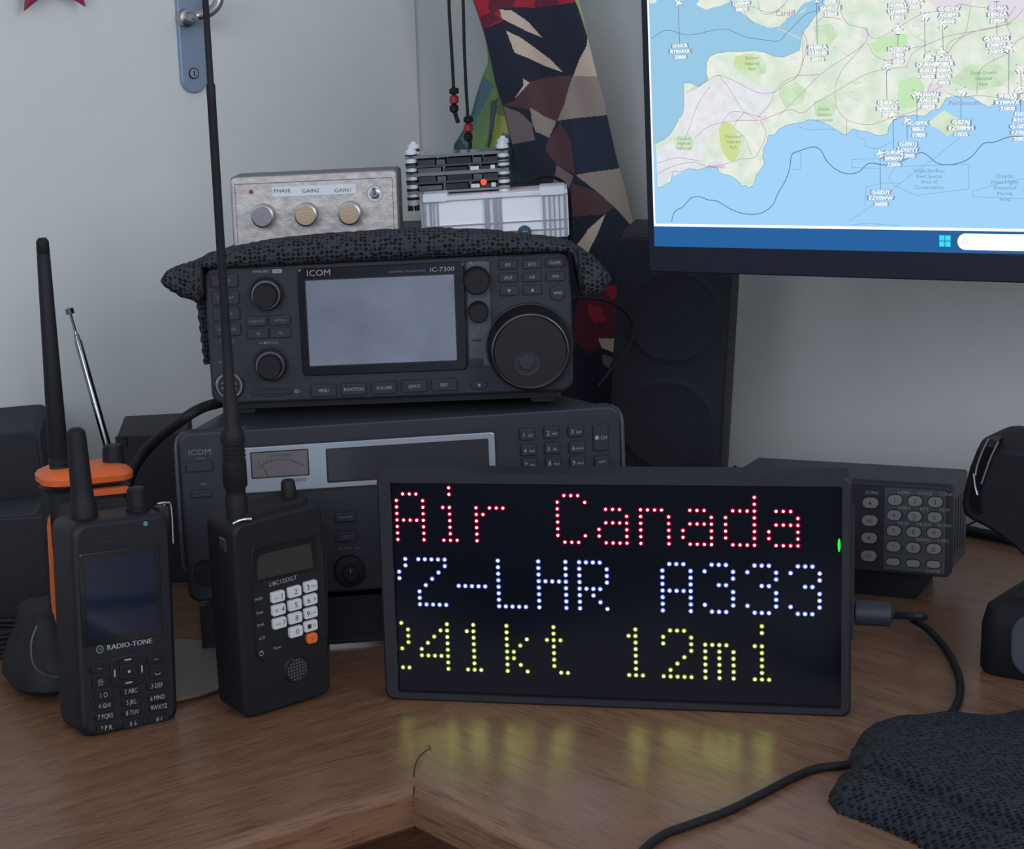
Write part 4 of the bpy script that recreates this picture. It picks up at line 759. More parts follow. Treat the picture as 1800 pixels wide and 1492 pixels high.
def emn(nm, c0, c1, sc):
    m = em(nm, *c0); nt = m.node_tree; e = [n for n in nt.nodes if n.type == 'EMISSION'][0]; tc = nt.nodes.new('ShaderNodeTexCoord'); n = nt.nodes.new('ShaderNodeTexNoise'); n.inputs['Scale'].default_value = sc; n.inputs['Detail'].default_value = 5
    r = nt.nodes.new('ShaderNodeValToRGB'); r.color_ramp.elements[0].position = .36; r.color_ramp.elements[0].color = rgb(*c0); r.color_ramp.elements[1].position = .64; r.color_ramp.elements[1].color = rgb(*c1); nt.links.new(tc.outputs['Object'], n.inputs[0]); nt.links.new(n.outputs[0], r.inputs[0]); nt.links.new(r.outputs[0], e.inputs[0]); return m
LAND = emn('screen land', (214, 230, 211), (236, 240, 230), 110); LAND2 = emn('screen moor', (222, 225, 230), (234, 236, 241), 160); GRN = em('screen forest', 198, 232, 186); GRN2 = emn('screen park', (196, 222, 188), (216, 234, 205), 120); YEL = em('screen heath', 207, 222, 150)
ROAD = em('screen road', 160, 138, 150); ROADR = em('screen trunk road', 196, 160, 165); LINE = em('screen boundary', 84, 122, 160); LINE2 = em('screen zone line', 118, 165, 205); WHT = em('screen white', 250, 252, 255, 1.05); SHD = em('screen label edge', 120, 132, 160); TB1 = em('screen taskbar', 42, 98, 160); TBT = em('screen place text', 110, 150, 130); CY1 = em('screen cyan', 60, 225, 245); SBT = em('screen sea text', 105, 160, 170); CIT = em('screen town', 226, 220, 230)
K1 = lambda x, y: (1120 + x * .3778, y * .3778)
def poly(b, pts, y, m, conv=K1):
    q = [oz(*conv(*p), y) for p in pts]; ar = sum(q[i][0] * q[(i + 1) % len(q)][1] - q[(i + 1) % len(q)][0] * q[i][1] for i in range(len(q)))
    if ar < 0: q = q[::-1]
    b.add([(x, y, z) for x, z in q], [list(range(len(q)))], m)
def smooth(pts, n=4):
    E = [pts[0]] + list(pts) + [pts[-1]]; o = []
    for i in range(1, len(E) - 2):
        for q in range(n):
            t = q / n; o.append(tuple(.5 * (2 * E[i][k] + (E[i + 1][k] - E[i - 1][k]) * t + (2 * E[i - 1][k] - 5 * E[i][k] + 4 * E[i + 1][k] - E[i + 2][k]) * t * t + (3 * E[i][k] - E[i - 1][k] - 3 * E[i + 1][k] + E[i + 2][k]) * t ** 3) for k in (0, 1)))
    return o + [pts[-1]]
def line(b, pts, y, m, w=.3, sm=True, conv=K1):
    q = [oz(*conv(*p), y) for p in (smooth(pts) if sm else pts)]
    for a, c in zip(q[:-1], q[1:]):
        dx, dz = c[0] - a[0], c[1] - a[1]; L = math.hypot(dx, dz) or 1; ex, ez = -dz / L * w / 2, dx / L * w / 2; dx, dz = dx / L * w * .3, dz / L * w * .3
        b.add([(a[0] - dx - ex, y, a[1] - dz - ez), (c[0] + dx - ex, y, c[1] + dz - ez), (c[0] + dx + ex, y, c[1] + dz + ez), (a[0] - dx + ex, y, a[1] - dz + ez)], [(0, 1, 2, 3)], m)
Y0 = -2.05
xL_, zW0 = xscr, oz(1155, 395)[1]; zTb = (oz(1155, 398)[1] + oz(1800, 405)[1]) / 2
b = MB(); b.add([(xL_, Y0, 0), (SW, Y0, 0), (SW, Y0, zTb), (xL_, Y0, zTb)], [(0, 1, 2, 3)], TB1)
b.add([(xL_, Y0, zTb), (SW, Y0, zTb), (SW, Y0, SH), (xL_, Y0, SH)], [(0, 1, 2, 3)], WHT)
b.add([(xL_ + 1.2, Y0 - .02, zTb + 1.7), (SW, Y0 - .02, zTb + 1.7), (SW, Y0 - .02, SH), (xL_ + 1.2, Y0 - .02, SH)], [(0, 1, 2, 3)], SEA)
y1 = Y0 - .05
def late():
    q = [oz(*K1(*p), Y0 - .03) for p in ((70, -300), (86, 668), (300, 700), (560, 450), (800, 300), (960, 200), (960, -1140))]; q[0] = (xL_ + 1.2, SH); q[-1] = (q[-1][0], SH); q[1] = (xL_ + 1.2, q[1][1]); q[2] = (q[2][0], q[2][1])
    b.add([(x, Y0 - .03, z) for x, z in q][::-1], [list(range(len(q)))], SEA2)
late()

coast = [(86, 668), (130, 645), (160, 615), (190, 560), (215, 520), (218, 440), (215, 400), (220, 383), (255, 388), (285, 405), (330, 370), (320, 340), (322, 290), (340, 262), (380, 245), (430, 238), (480, 240), (540, 235), (600, 245), (640, 262), (680, 265), (720, 250), (755, 235), (760, 190), (770, 150), (800, 115), (830, 70), (850, 45), (875, 0), (900, -150), (890, -1145), (4200, -1145), (4200, 480), (1900, 480), (1800, 472), (1740, 465), (1690, 455), (1640, 500), (1600, 480), (1560, 452), (1500, 450), (1440, 455), (1425, 480), (1410, 505), (1370, 515), (1340, 540), (1280, 535), (1200, 552), (1180, 575), (1168, 605), (1165, 625), (1130, 632), (1060, 612), (1000, 600), (980, 625), (960, 625), (920, 600), (880, 575), (840, 560), (800, 556), (760, 572), (700, 580), (660, 600), (640, 625), (610, 630), (605, 660), (585, 700), (585, 735), (592, 762), (575, 790), (555, 815), (548, 842), (540, 865), (520, 874), (505, 862), (490, 867), (470, 845), (455, 832), (430, 815), (400, 810), (380, 800), (375, 782), (330, 775), (290, 790), (240, 785), (200, 800), (165, 800), (158, 845), (125, 865), (97, 875)]
SHORE = em('screen shore', 128, 172, 190)
def coastj(c, a=2.2):
    rs = random.Random(3); o = []
    for i in range(len(c) - 1):
        p, q = c[i], c[i + 1]; n = max(1, int(math.hypot(q[0] - p[0], q[1] - p[1]) / 9)) if max(p[0], q[0]) < 1800 and min(p[1], q[1]) > -100 else 1
        for k in range(n): t = k / n; o.append((p[0] + (q[0] - p[0]) * t + (rs.uniform(-a, a) if k else 0), p[1] + (q[1] - p[1]) * t + (rs.uniform(-a, a) if k else 0)))
    return o + [c[-1]]
cj = coastj(coast); poly(b, cj, y1, LAND)
b_line = cj[:cj.index(next(p for p in cj if p[1] < -100))]
y2 = y1 - .02
poly(b, [(90, 700), (160, 660), (200, 580), (230, 440), (330, 385), (420, 360), (560, 400), (640, 420), (610, 520), (560, 560), (470, 560), (390, 580), (330, 640), (300, 760), (100, 850)], y2, LAND2)
y3 = y2 - .02
for P_, m_ in (([(450, 270), (500, 250), (570, 255), (600, 290), (600, 340), (540, 358), (480, 345), (450, 310)], GRN2), ([(455, 262), (540, 250), (540, 330), (470, 320)], YEL), ([(380, 600), (395, 565), (440, 575), (462, 620), (480, 700), (455, 750), (430, 750), (400, 710), (385, 660)], YEL), ([(440, 600), (500, 630), (495, 690), (465, 720)], GRN2), ([(1080, 205), (1130, 180), (1200, 150), (1255, 160), (1260, 215), (1170, 240), (1110, 250)], GRN), ([(1220, 380), (1300, 350), (1340, 400), (1330, 450), (1290, 500), (1220, 510), (1210, 440)], GRN), ([(820, 470), (900, 450), (930, 500), (910, 545), (830, 545)], GRN2), ([(660, 410), (740, 380), (790, 420), (770, 480), (690, 500), (660, 450)], GRN2), ([(1450, 380), (1540, 300), (1680, 300), (1760, 340), (1700, 400), (1560, 420)], GRN2), ([(820, 120), (900, 110), (930, 160), (900, 210), (830, 200)], GRN2), ([(170, 640), (240, 620), (270, 660), (250, 700), (180, 690)], GRN2), ([(560, 545), (600, 535), (615, 570), (585, 580)], CIT), ([(1040, 130), (1075, 125), (1080, 170), (1045, 180)], CIT), ([(1350, 390), (1410, 385), (1440, 430), (1390, 440), (1350, 430)], CIT), ([(330, 755), (390, 750), (400, 780), (350, 785)], CIT), ([(1360, 0), (1560, 0), (1540, 50), (1400, 40)], CIT), ([(1620, 0), (1800, 0), (1800, 90), (1700, 100), (1640, 60)], CIT)): poly(b, P_, y3, m_)
wales = [(440, -60), (440, 0), (455, 35), (490, 62), (530, 92), (580, 118), (620, 130), (670, 116), (700, 82), (740, 60), (760, 30), (785, 10), (830, 0), (860, -60)]
poly(b, coastj(wales), y1, LAND); poly(b, [(275, 22), (290, 0), (300, -40), (440, -40), (430, 8), (395, 25), (350, 36), (320, 46)], y1, LAND); poly(b, [(56, 10), (60, -30), (110, -30), (85, 12), (65, 18)], y1, LAND)
poly(b, [(1350, 575), (1390, 540), (1430, 513), (1470, 538), (1500, 556), (1522, 590), (1480, 612), (1445, 634), (1410, 606)], y1, GRN2)
y4 = y3 - .02
line(b, b_line, y4, SHORE, .35, False); line(b, cj[[k for k, p in enumerate(cj) if p[0] > 1800 and p[1] > 0][-1]:], y4, SHORE, .35, False)
for P_ in ([(560, 560), (500, 525), (440, 520), (400, 560)], [(575, 545), (500, 520), (470, 480), (420, 400), (380, 350)], [(560, 545), (600, 505), (625, 470), (640, 420), (700, 370), (745, 350), (768, 290), (772, 150)], [(745, 350), (850, 345), (900, 310), (980, 260), (1060, 200), (1070, 140), (1030, 125), (980, 110), (950, 60), (940, 0)],
           [(575, 560), (640, 535), (710, 510), (770, 525), (830, 480), (900, 440), (1000, 380), (1080, 340), (1170, 320), (1260, 310)], [(90, 810), (130, 790), (190, 765), (270, 755), (330, 775), (420, 760), (480, 740), (540, 735), (570, 700), (600, 620), (570, 560)], [(90, 760), (180, 735), (240, 740), (300, 750)], [(270, 640), (330, 590), (400, 570), (480, 560), (560, 560)],
           [(1070, 200), (1110, 260), (1180, 280), (1260, 230), (1340, 210), (1440, 170), (1540, 150), (1660, 130), (1740, 100), (1800, 40)], [(1060, 130), (1100, 180), (1180, 150), (1260, 100), (1340, 60), (1440, 50), (1500, 20), (1560, 30), (1640, 40), (1720, 70)], [(920, 410), (950, 330), (1010, 260), (1060, 200)], [(920, 410), (930, 500), (980, 560), (1080, 580), (1150, 560), (1250, 530), (1320, 500), (1350, 440), (1420, 400)],
           [(1345, 240), (1400, 300), (1350, 430)], [(1345, 210), (1280, 250), (1250, 320)], [(1440, 430), (1500, 450), (1600, 445), (1700, 458)], [(1430, 260), (1450, 200), (1520, 160), (1540, 100), (1550, 30)], [(1580, 440), (1590, 340), (1640, 290), (1720, 250), (1760, 200), (1800, 170)], [(1740, 160), (1720, 100), (1760, 30)], [(975, 630), (975, 560)], [(340, 400), (280, 490), (240, 600), (200, 700)], [(500, 520), (450, 590), (500, 640), (530, 720)], [(230, 430), (330, 375), (380, 350), (460, 380), (560, 430), (640, 430)], [(540, 110), (500, 60), (530, 30), (620, 60), (690, 20)], [(560, 0), (580, 60), (640, 60), (700, 0)], [(830, 110), (870, 80), (950, 90)], [(850, 345), (760, 440), (660, 540)]):
    line(b, P_, y4, ROAD, .26)
for P_ in ([(772, 150), (790, 200), (768, 300), (740, 360), (690, 390), (640, 430)], [(1260, 540), (1180, 545), (1190, 530)], [(1440, 260), (1480, 200), (1560, 150), (1740, 110)]): line(b, P_, y4, ROADR, .45)
rs = random.Random(11)
for k in range(70):
    x, y = rs.uniform(640, 1790), rs.uniform(40, 430); 
    line(b, [(x, y), (x + rs.uniform(-50, 50), y + rs.uniform(-40, 40)), (x + rs.uniform(-90, 90), y + rs.uniform(-60, 60))], y4 + .005, GRN2 if k % 2 else CIT, .5)
line(b, [(160, 1031), (175, 985), (215, 960), (250, 922), (290, 915), (330, 930), (370, 935), (430, 970), (480, 990), (530, 997), (580, 990), (630, 955), (655, 900), (690, 840), (710, 780), (720, 720), (760, 700), (820, 683), (855, 700), (880, 745), (920, 785), (975, 808), (1030, 800), (1080, 760), (1160, 768), (1230, 750), (1310, 712), (1340, 715), (1390, 755), (1440, 767), (1510, 755), (1560, 725), (1610, 668), (1660, 662), (1740, 635), (1830, 640)], y4, LINE, .5)
line(b, [(65, 180), (140, 140), (240, 163), (400, 135), (500, 170), (600, 187), (660, 190), (690, 160), (720, 130), (780, 70), (830, 50)], y4, LINE, .3)
for P_ in ([(1000, 742), (1000, 780), (1120, 782)], [(1000, 742), (1120, 738)], [(1170, 830), (1200, 775), (1540, 765), (1545, 878), (1300, 910), (1190, 860), (1170, 830)], [(1560, 890), (1700, 850), (1800, 830)], [(1560, 890), (1560, 915), (1800, 925)], [(985, 1030), (1060, 980), (1200, 870), (1380, 740), (1500, 640)], [(1020, 610), (1030, 640), (1060, 650), (1060, 680), (1120, 695), (1180, 660)], [(720, 710), (760, 712), (760, 788), (725, 788)], [(750, 590), (800, 605), (880, 600), (920, 605)], [(1060, 960), (1065, 870), (1150, 850), (1230, 855)], [(1000, 1045), (1080, 1040), (1220, 1050)]): line(b, P_, y4, LINE2, .25, False)
b.build('map_display', mo, 'bright map of southwest England on the screen')
b = MB(); y5 = y4 - .03
def lbl(x, y, txt, h, m, sp=None, bold=0, rot=0, shadow=False):
    X, Z = oz(*K1(x, y), y5)
    for i, t in enumerate(txt.split('/')):
        zz = Z - i * (sp or h * 1.55)
        if shadow: b.text(t, X, zz, y5, h * 1.16, SHD, bold=.5, sx=1.02); b.text(t, X, zz, y5 - .02, h, WHT, bold=.42, sx=1.0)
        else: b.text(t, X, zz, y5, h, m)
for x, y, t in ((198, 213, 'EI-DCR/RYR14XK/33000'), (838, 220, 'PH-BKA/KLM24B/38975'), (897, 10, 'G-VIIL/BAW173/33750'), (482, -10, 'G-VBZ/UAL949/38000'), (1213, 228, 'N3765N/1000/8100'), (1210, 25, 'N29961/UAL880/17825'), (1288, 5, 'VPARA/3300'), (1448, 42, 'G-GDFV/AC4895/4250'), (1675, 38, 'G-LRIA/EIN16A/13950'), (1670, 180, 'G-WRTM/EXS572/20025'), (1350, 300, 'D-AFNO/IFA1L8/36000'), (1425, 270, 'JE-TVL/APT8LR/BMPA/BAI7B/4975'), (1352, 440, 'N733AN/AAL238/38100'), (1162, 478, 'G-BLRC/BPBW50/2200'), (1308, 573, 'C-GPFK/BBEZ/17800'), (1505, 568, 'G-EZAJ/EZY78MH/17025'), (1258, 670, 'G-LNTJ/LOG71Y/12000'), (1192, 710, 'G-RUKJ/BPBWV/22000'), (1132, 895, 'G-EZUY/EZY18VW/36000'), (1722, 448, '9H-VUJ/RYR9WX/21000'), (1785, 530, 'EI-EV/RY193/G-UZHS/EZY67F/20000')): lbl(x, y, t, 2.3, WHT, 3.5, shadow=True)
for x, y, t, h, m, sp in ((535, 270, 'Exmoor/National/Park', 1.9, TBT, 3.3), (448, 635, 'Dartmoor/National/Park', 1.9, TBT, 3.3), (218, 645, 'Cornwall/National/Landscape', 1.8, TBT, 3.0), (690, 62, 'Cardiff', 3.2, ROAD, 3), (1522, 480, 'Portsmouth', 2.6, ROAD, 3), (370, 776, 'Plymouth', 2.2, ROAD, 3), (1612, 338, 'South Downs/National/Park', 1.9, TBT, 3.3), (870, 508, 'Dorset/National/Landscape', 1.8, TBT, 3.2), (1358, 795, 'Wight-Barfleur/Reef Special/Area of/Conservation', 2.2, SBT, 3.2), (1712, 820, 'Dolphin/Head Highly/Protected/Marine/Area', 2.2, SBT, 3.3)): lbl(x, y, t, h, m, sp)
b.build('map_lettering', mo)
pl = [(0, 1), (.12, .75), (.14, .3), (.95, -.1), (.95, -.28), (.14, -.1), (.1, -.6), (.38, -.85), (.38, -1), (0, -.9), (-.38, -1), (-.38, -.85), (-.1, -.6), (-.14, -.1), (-.95, -.28), (-.95, -.1), (-.14, .3), (-.12, .75)]
for x, y, a, x2, y2_ in ((192, 12, 150, 197, 205), (1337, 75, 50, 1340, 258), (1420, 108, 40, 1425, 235), (1417, 240, 0, 1417, 262), (1360, 265, -100, 1354, 300), (1213, 135, 0, 1213, 215), (1160, 303, 20, 1162, 465), (1730, 222, -30, 1728, 435), (1302, 438, -60, 1302, 560), (1507, 428, 60, 1507, 558), (1190, 533, 20, 1193, 690), (1255, 560, 30, 1257, 650), (1130, 712, 15, 1132, 880), (1785, 318, -50, 1787, 420), (1778, 410, 20, 1785, 520), (835, -10, 0, 837, 205), (1673, -20, 0, 1674, 165)):
    b = MB(); X, Z = oz(*K1(x, y), y5); X2, Z2 = oz(*K1(x2, y2_), y5); r = R(a); b.add([(X - .15, y5 + .01, Z), (X2 - .15, y5 + .01, Z2), (X2 + .15, y5 + .01, Z2), (X + .15, y5 + .01, Z)], [(0, 1, 2, 3)], em('screen track', 90, 105, 130) if 'TRK' not in globals() else TRK)
    for s_, m_, yy in ((3.6, SHD, y5 - .01), (2.9, WHT, y5 - .03)): b.add([(X + s_ * (px_ * cos(r) - pz_ * sin(r)), yy, Z + s_ * (px_ * sin(r) + pz_ * cos(r))) for px_, pz_ in pl], [list(range(len(pl) - 1, -1, -1))], m_)
    b.build('aircraft_marker', mo)
b = MB(); X, Z = oz(1661, 423.5, Y0); 
for dx in (-1, 1):
    for dz in (-1, 1): b.prism(rr(X + dx * 1.75, Z + dz * 1.75, 3.1, 3.1, .3), Y0 - .06, Y0 - .01, CY1)
b.build('start_icon', mo, 'cyan four pane start button')
b = MB(); X, Z = oz(1683, 424.5, Y0); b.prism(rr(X + 55, Z, 110, 9.6, 4.7, 8), Y0 - .06, Y0 - .01, WHT); X, Z = oz(1697, 423, Y0); b.add([(X + r_ * cos(2 * pi * k / 16), Y0 - .08, Z + r_ * sin(2 * pi * k / 16)) for r_ in (1.5, 1.25) for k in range(16)], [(k, (k + 1) % 16, 16 + (k + 1) % 16, 16 + k) for k in range(16)], em('screen pale grey', 205, 212, 225)); b.build('search_box', mo, 'white rounded search box')

# ------------------------------------------------------------------ hanging fabrics in the corner
def inpoly(x, y, P):
    c = False; j = len(P) - 1
    for i in range(len(P)):
        if (P[i][1] > y) != (P[j][1] > y) and x < (P[j][0] - P[i][0]) * (y - P[i][1]) / (P[j][1] - P[i][1]) + P[i][0]: c = not c
        j = i
    return c
def cloth(px, k, nm): return mat(nm, rgb(*px, .34), .9, bump=.5, bscale=700, var=.12)
def interp(T, y):
    for a, c in zip(T[:-1], T[1:]):
        if a[0] <= y <= c[0]: t = (y - a[0]) / (c[0] - a[0]); return a[1] + (c[1] - a[1]) * t
    return T[0][1] if y < T[0][0] else T[-1][1]
def sheet(Lf, Rt, y0, y1, Y, amp, base, regs, step, th, wav):
    b = MB(); ny = int((y1 - y0) / step); nx = int(max(interp(Rt, y0 + i * step) - interp(Lf, y0 + i * step) for i in range(ny)) / step)
    mats = [base] + [r[0] for r in regs]; G = []
    for i in range(ny + 1):
        py = y0 + i * step; a, c = interp(Lf, py), interp(Rt, py); row = []
        for j in range(nx + 1):
            t = j / nx; p = atY(a + (c - a) * t, py, Y); edge = 1 - abs(2 * t - 1) ** 4
            dy = amp * wav(t, (py - y0) / (y1 - y0)) - 6 * edge; row.append(p + Vector((0, dy, 0)))
        G.append(row)
    n = nx + 1; vs = [p for r in G for p in r]; vb = [p + Vector((0, th, 0)) for p in vs]; b.v = vs + vb; N_ = len(vs); mi = {id(m): b.m(m) for m in mats}
    for i in range(ny):
        for j in range(nx):
            py = y0 + (i + .5) * step; a, c = interp(Lf, py), interp(Rt, py); x = a + (c - a) * (j + .5) / nx; m = base
            for mm, P_ in regs:
                if inpoly(x, py, P_): m = mm
            q = (i * n + j, (i + 1) * n + j, (i + 1) * n + j + 1, i * n + j + 1); b.f.append(q); b.mi.append(mi[id(m)])
            b.f.append(tuple(N_ + v for v in q[::-1])); b.mi.append(mi[id(base)])
    for i in range(ny):
        for j, s_ in ((0, 1), (nx, -1)):
            a, c = i * n + j, (i + 1) * n + j; b.f.append((a, N_ + a, N_ + c, c)[::s_]); b.mi.append(mi[id(base)])
    for j in range(nx):
        for i, s_ in ((0, -1), (ny, 1)):
            a, c = i * n + j, i * n + j + 1; b.f.append((a, N_ + a, N_ + c, c)[::s_]); b.mi.append(mi[id(base)])
    return b
K8 = lambda P_: [(740 + x * .3084, y * .3084) for x, y in P_]
K9 = lambda P_: [(1000 + x * .308, 380 + y * .308) for x, y in P_]
navy = cloth((15, 19, 29), 1, 'navy cloth'); redc = cloth((100, 18, 30), 1, 'red plaid'); redd = cloth((58, 16, 27), 1, 'dark red plaid'); bei = cloth((126, 113, 101), 1, 'beige cloth'); tan_ = cloth((94, 84, 78), 1, 'tan cloth'); brn = cloth((50, 33, 36), 1, 'brown cloth'); mau = cloth((74, 62, 64), 1, 'mauve cloth'); nav2 = cloth((19, 24, 35), 1, 'slate cloth'); lgr = cloth((118, 130, 100), 1, 'pale green cloth'); grn = cloth((62, 78, 48), 1, 'green cloth'); yel = cloth((96, 98, 44), 1, 'yellow green cloth'); tea = cloth((44, 66, 72), 1, 'teal cloth'); dkg = cloth((34, 44, 46), 1, 'dark green cloth')
regs = [(redc, K8([(300, -600), (920, -600), (872, 0), (862, 15), (640, 45), (530, 40), (440, 50), (460, 120), (350, 168), (280, 0)])), (redd, K8([(400, -100), (560, -100), (520, 40), (440, 52), (400, 90), (380, 40)])), (redd, K8([(660, -100), (760, -100), (780, 25), (640, 44)])), (redd, K8([(340, 90), (400, 70), (455, 110), (350, 168)])),
        (bei, K8([(445, 55), (510, 60), (600, 120), (690, 215), (600, 180), (500, 130), (455, 105)])), (bei, K8([(480, 175), (560, 215), (640, 270), (740, 340), (812, 412), (700, 375), (600, 330), (525, 300)])), (bei, K8([(940, 200), (960, 260), (1010, 440), (868, 432), (900, 330), (935, 260)])),
        (tan_, K8([(865, 433), (1010, 435), (1060, 655), (770, 687), (820, 590)])), (brn, K8([(565, 500), (600, 465), (720, 440), (862, 430), (820, 590), (765, 690), (690, 660), (600, 620), (470, 600), (530, 570)])), (bei, K8([(570, 445), (606, 470), (572, 510), (530, 560), (560, 510), (575, 485)])),
        (mau, K8([(460, 600), (560, 640), (620, 700), (640, 795), (525, 825), (480, 700)])), (tan_, K8([(610, 610), (690, 660), (765, 690), (715, 780), (640, 745), (622, 690)])), (nav2, K8([(770, 690), (1080, 650), (1130, 955), (880, 990), (850, 800)])), (brn, K8([(715, 780), (790, 700), (850, 800), (875, 992), (760, 935), (695, 850)])),
        (mau, K8([(760, 935), (862, 1000), (835, 1065), (740, 1045)])), (tan_, K8([(875, 995), (1130, 957), (1180, 1060), (1240, 1310), (1200, 1290), (1110, 1190), (1000, 1090)])), (brn, K8([(850, 1040), (1000, 1090), (1095, 1180), (1040, 1217), (840, 1232)])), (bei, K8([(870, 1410), (950, 1300), (1045, 1217), (1000, 1330), (940, 1450)])),
        (redc, K9([(190, 395), (300, 380), (300, 450), (230, 475)])), (redd, K9([(20, 560), (60, 460), (190, 400), (300, 460), (260, 690), (120, 790), (20, 700)])), (redc, K9([(105, 500), (180, 520), (210, 590), (150, 612), (110, 560)])), (redc, K9([(190, 395), (280, 380), (300, 440), (235, 470)])), (bei, K9([(170, 700), (260, 690), (260, 775), (190, 755)])), (mau, K9([(190, 790), (250, 800), (230, 870), (200, 850)]))]
fb = sheet([(-160, 800), (0, 832), (55, 851), (100, 863), (148, 873), (182, 885), (243, 900), (300, 913), (330, 922), (420, 940), (520, 955), (640, 985), (760, 1010)], [(-160, 990), (0, 1008), (15, 1014), (60, 1028), (77, 1033), (123, 1044), (170, 1058), (216, 1068), (278, 1083), (324, 1097), (404, 1117), (520, 1135), (760, 1130)], -160, 760, 1690, 7, navy, regs, 1.3, 5, lambda t, s_: sin(3 * pi * t + 4 * s_) * .7 + .6 * sin(7 * t - 9 * s_))
o = fb.build('patterned_fabric'); tag(o, 'long hanging fabric with red plaid, navy and beige geometric patches in the room corner', 'fabric')
gregs = [(tea, [(780, 225), (850, 130), (868, 150), (845, 200), (822, 250), (815, 320), (780, 320)]), (dkg, [(780, 262), (812, 245), (822, 262), (818, 320), (780, 320)]), (yel, [(868, 200), (890, 205), (893, 250), (862, 275), (852, 330), (850, 275)]), (tea, [(880, 232), (905, 240), (925, 330), (870, 330)]), (dkg, [(862, 178), (874, 172), (868, 205), (860, 250), (853, 280), (856, 230)]), (lgr, [(995, -160), (1100, -160), (1100, 90), (1000, 90)])]
gs = sheet([(-160, 840), (60, 858), (110, 862), (140, 850), (165, 842), (200, 832), (232, 815), (255, 800), (290, 797), (420, 800), (700, 960)], [(-160, 1000), (0, 1016), (40, 1026), (70, 1030), (95, 1020), (130, 990), (300, 960), (420, 985), (600, 1025), (700, 1035)], -160, 700, 1722, 9, grn, gregs, 2.0, 6, lambda t, s_: sin(9 * t + 3 * s_) + .5 * sin(21 * t - 14 * s_))
tag(gs.build('green_scarf'), 'crumpled green and yellow scarf hanging behind the patterned fabric', 'scarf')
b = MB(); ht = atY(930, -158, 1705); b.tube([ht + Vector((-85, 4, 2)), ht + Vector((0, 4, 4)), ht + Vector((60, 4, 2))], 7, 'steel', 12); b.lathe(ht + Vector((0, 4, 4)), ht + Vector((10, 160, 4)), [(0, 6), (140, 6)], 'steel', 12)
tag(b.build('corner_rail'), 'rail in the corner carrying the hanging fabrics', 'rail')
# fabric tops wrap over the rail: short hanging loop
for nm, P_, lb in (('beaded_cord', [(787, -150), (789, 0), (792, 60), (795, 110), (797, 150)], 'black cord with red bead, the left and shorter of the two hanging in the corner'), ('beaded_cord', [(809, -150), (814, 0), (816, 80), (819, 150), (822, 200)], 'black cord with red bead, the right and longer of the two hanging in the corner')):
    t_ = thing(nm, lb, 'cord', loc=atY(P_[-1][0], P_[-1][1], 1660), group=None); o0 = atY(P_[-1][0], P_[-1][1], 1660); W_ = lambda a, c: atY(a, c, 1660) - o0
    b = MB(); b.tube([atY(P_[0][0] + 3, -156, 1697) - o0] + [W_(a, c) for a, c in P_] + [W_(P_[-1][0] + 1, P_[-1][1] + 40)], 1.35, 'cord', 8); b.build('cord', t_)
    bx_, by_ = P_[-1][0] + .5, P_[-1][1] + 4
    for c0_, h_, r_, k_ in ((by_, 12, 4.0, 'rub'), (by_ + 13, 16, 3.9, 'red'), (by_ + 29, 15, 3.7, 'rub')):
        a_, c_ = W_(bx_, c0_), W_(bx_ + 1, c0_ + h_); l_ = (c_ - a_).length; b = MB(); b.lathe(a_, c_, [(0, r_ * .5), (l_ * .2, r_), (l_ * .8, r_), (l_, r_ * .5)], k_, 16); b.build('bead', t_, 'dark red bead' if k_ == 'red' else None)
    b = MB(); b.tube([W_(bx_ + 1, by_ + 40), W_(bx_ + 4, by_ + 50), W_(bx_ + (8 if nm and P_[-1][1] < 160 else 1), by_ + 62)], 1.8, 'cord', 8); b.build('tassel_end', t_)
# red star decoration on the door
pzs = P2(Matrix(((-dl.x, nl.x, 0, 0), (-dl.y, nl.y, 0, 0), (0, 0, 1, 0), (0, 0, 0, 1))))
c_ = wl(91, -60, 20); pzs.m.translation = c_; pzs.i = pzs.m.inverted(); t1 = pzs.on(37, 21); t2 = pzs.on(147, 12); Rs = ((t2[0] - t1[0]) / 2) / sin(R(36))
sr = thing('felt_star', 'deep red star decoration on the white door, only its lower points in view', 'decoration', pzs)
b = MB(); rg = []
for k in range(10):
    a_ = R(90 + 36 * k + 1.5); r_ = Rs if k % 2 == 0 else Rs * .46; rg.append((r_ * cos(a_), 0, r_ * sin(a_)))
czs = (t1[1] + t2[1]) / 2 + Rs * cos(R(36)); b.add([(x, 2, z + czs) for x, y, z in rg] + [(0, -9, czs), (0, 7, czs)], [(k, (k + 1) % 10, 10) for k in range(10)] + [((k + 1) % 10, k, 11) for k in range(10)], 'redfelt'); b.build('star', sr, sharp=20)

# ------------------------------------------------------------------ crumpled mesh cloth on the desk, lower right
outl = [(1500, 1318), (1512, 1308), (1560, 1296), (1650, 1285), (1740, 1290), (1778, 1278), (1830, 1240), (1990, 1235), (2040, 1560), (1800, 1580), (1700, 1528), (1640, 1500), (1560, 1462), (1500, 1440), (1470, 1428), (1458, 1410), (1462, 1392), (1482, 1380), (1494, 1362), (1492, 1340)]
G_ = [gnd(a, c) for a, c in outl]; GP = [(p.x, p.y) for p in G_]
def dist(x, y):
    m_ = 1e9
    for i in range(len(GP)):
        a, c = GP[i], GP[(i + 1) % len(GP)]; dx, dy = c[0] - a[0], c[1] - a[1]; t = max(0, min(1, ((x - a[0]) * dx + (y - a[1]) * dy) / (dx * dx + dy * dy))); m_ = min(m_, math.hypot(x - a[0] - dx * t, y - a[1] - dy * t))
    return m_
from mathutils import noise
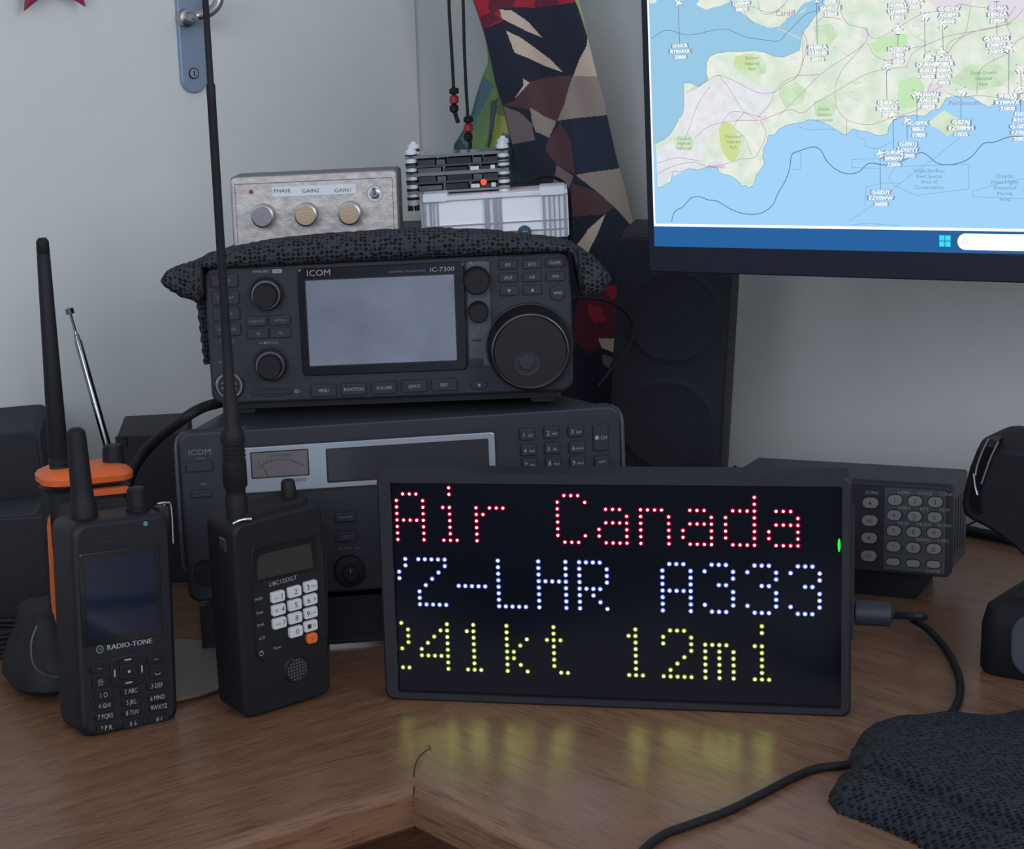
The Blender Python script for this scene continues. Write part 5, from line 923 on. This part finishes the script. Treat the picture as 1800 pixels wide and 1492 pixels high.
fa, fc = gnd(1478, 1372), gnd(1760, 1500)
def hgt(x, y):
    d = dist(x, y); dm = 14 * (1 - math.exp(-d / 4.5)) + 11 * (1 - math.exp(-d / 38))
    dx, dy = fc.x - fa.x, fc.y - fa.y; L = math.hypot(dx, dy); s_ = ((x - fa.x) * dy - (y - fa.y) * dx) / L
    return dm * (1 - .42 * math.exp(-(s_ / 5) ** 2)) + 2.5 * noise.noise(Vector((x / 26, y / 26, 0))) * min(1, d / 8) + .5 * noise.noise(Vector((x / 4, y / 4, 3))) * min(1, d / 4)
xs = [min(p[0] for p in GP), max(p[0] for p in GP)]; ys = [min(p[1] for p in GP), max(p[1] for p in GP)]; stp = 2.
b = MB(); idx = {}; uv = []
nx, ny = int((xs[1] - xs[0]) / stp) + 1, int((ys[1] - ys[0]) / stp) + 1
def vid(i, j):
    if (i, j) not in idx:
        x, y = xs[0] + i * stp, ys[0] + j * stp; inside = inpoly(x, y, GP); idx[(i, j)] = len(b.v); b.v.append(Vector((x, y, max(.3, hgt(x, y)) if inside else .3))); uv.append((x / 2.9, y / 2.9 + b.v[-1].z / 2.9))
    return idx[(i, j)]
k_ = b.m('net2')
for i in range(nx):
    for j in range(ny):
        x, y = xs[0] + (i + .5) * stp, ys[0] + (j + .5) * stp
        if inpoly(x, y, GP): b.f.append((vid(i, j), vid(i + 1, j), vid(i + 1, j + 1), vid(i, j + 1))); b.mi.append(k_)
top_f = list(b.f); n0 = len(b.v); b.v += [Vector((v.x, v.y, .05)) for v in b.v]; uv += uv[:n0]
for q in top_f: b.f.append(tuple(n0 + v for v in q[::-1])); b.mi.append(k_)
from collections import Counter
ec = Counter()
for q in top_f:
    for a, c in zip(q, q[1:] + q[:1]): ec[(a, c)] += 1
for (a, c) in list(ec):
    if (c, a) not in ec: b.f.append((a, n0 + a, n0 + c, c)); b.mi.append(k_)
tag(b.build('mesh_cloth', uv=uv, sharp=80), 'crumpled black mesh cloth lying over the cable at the lower right of the desk', 'cloth')
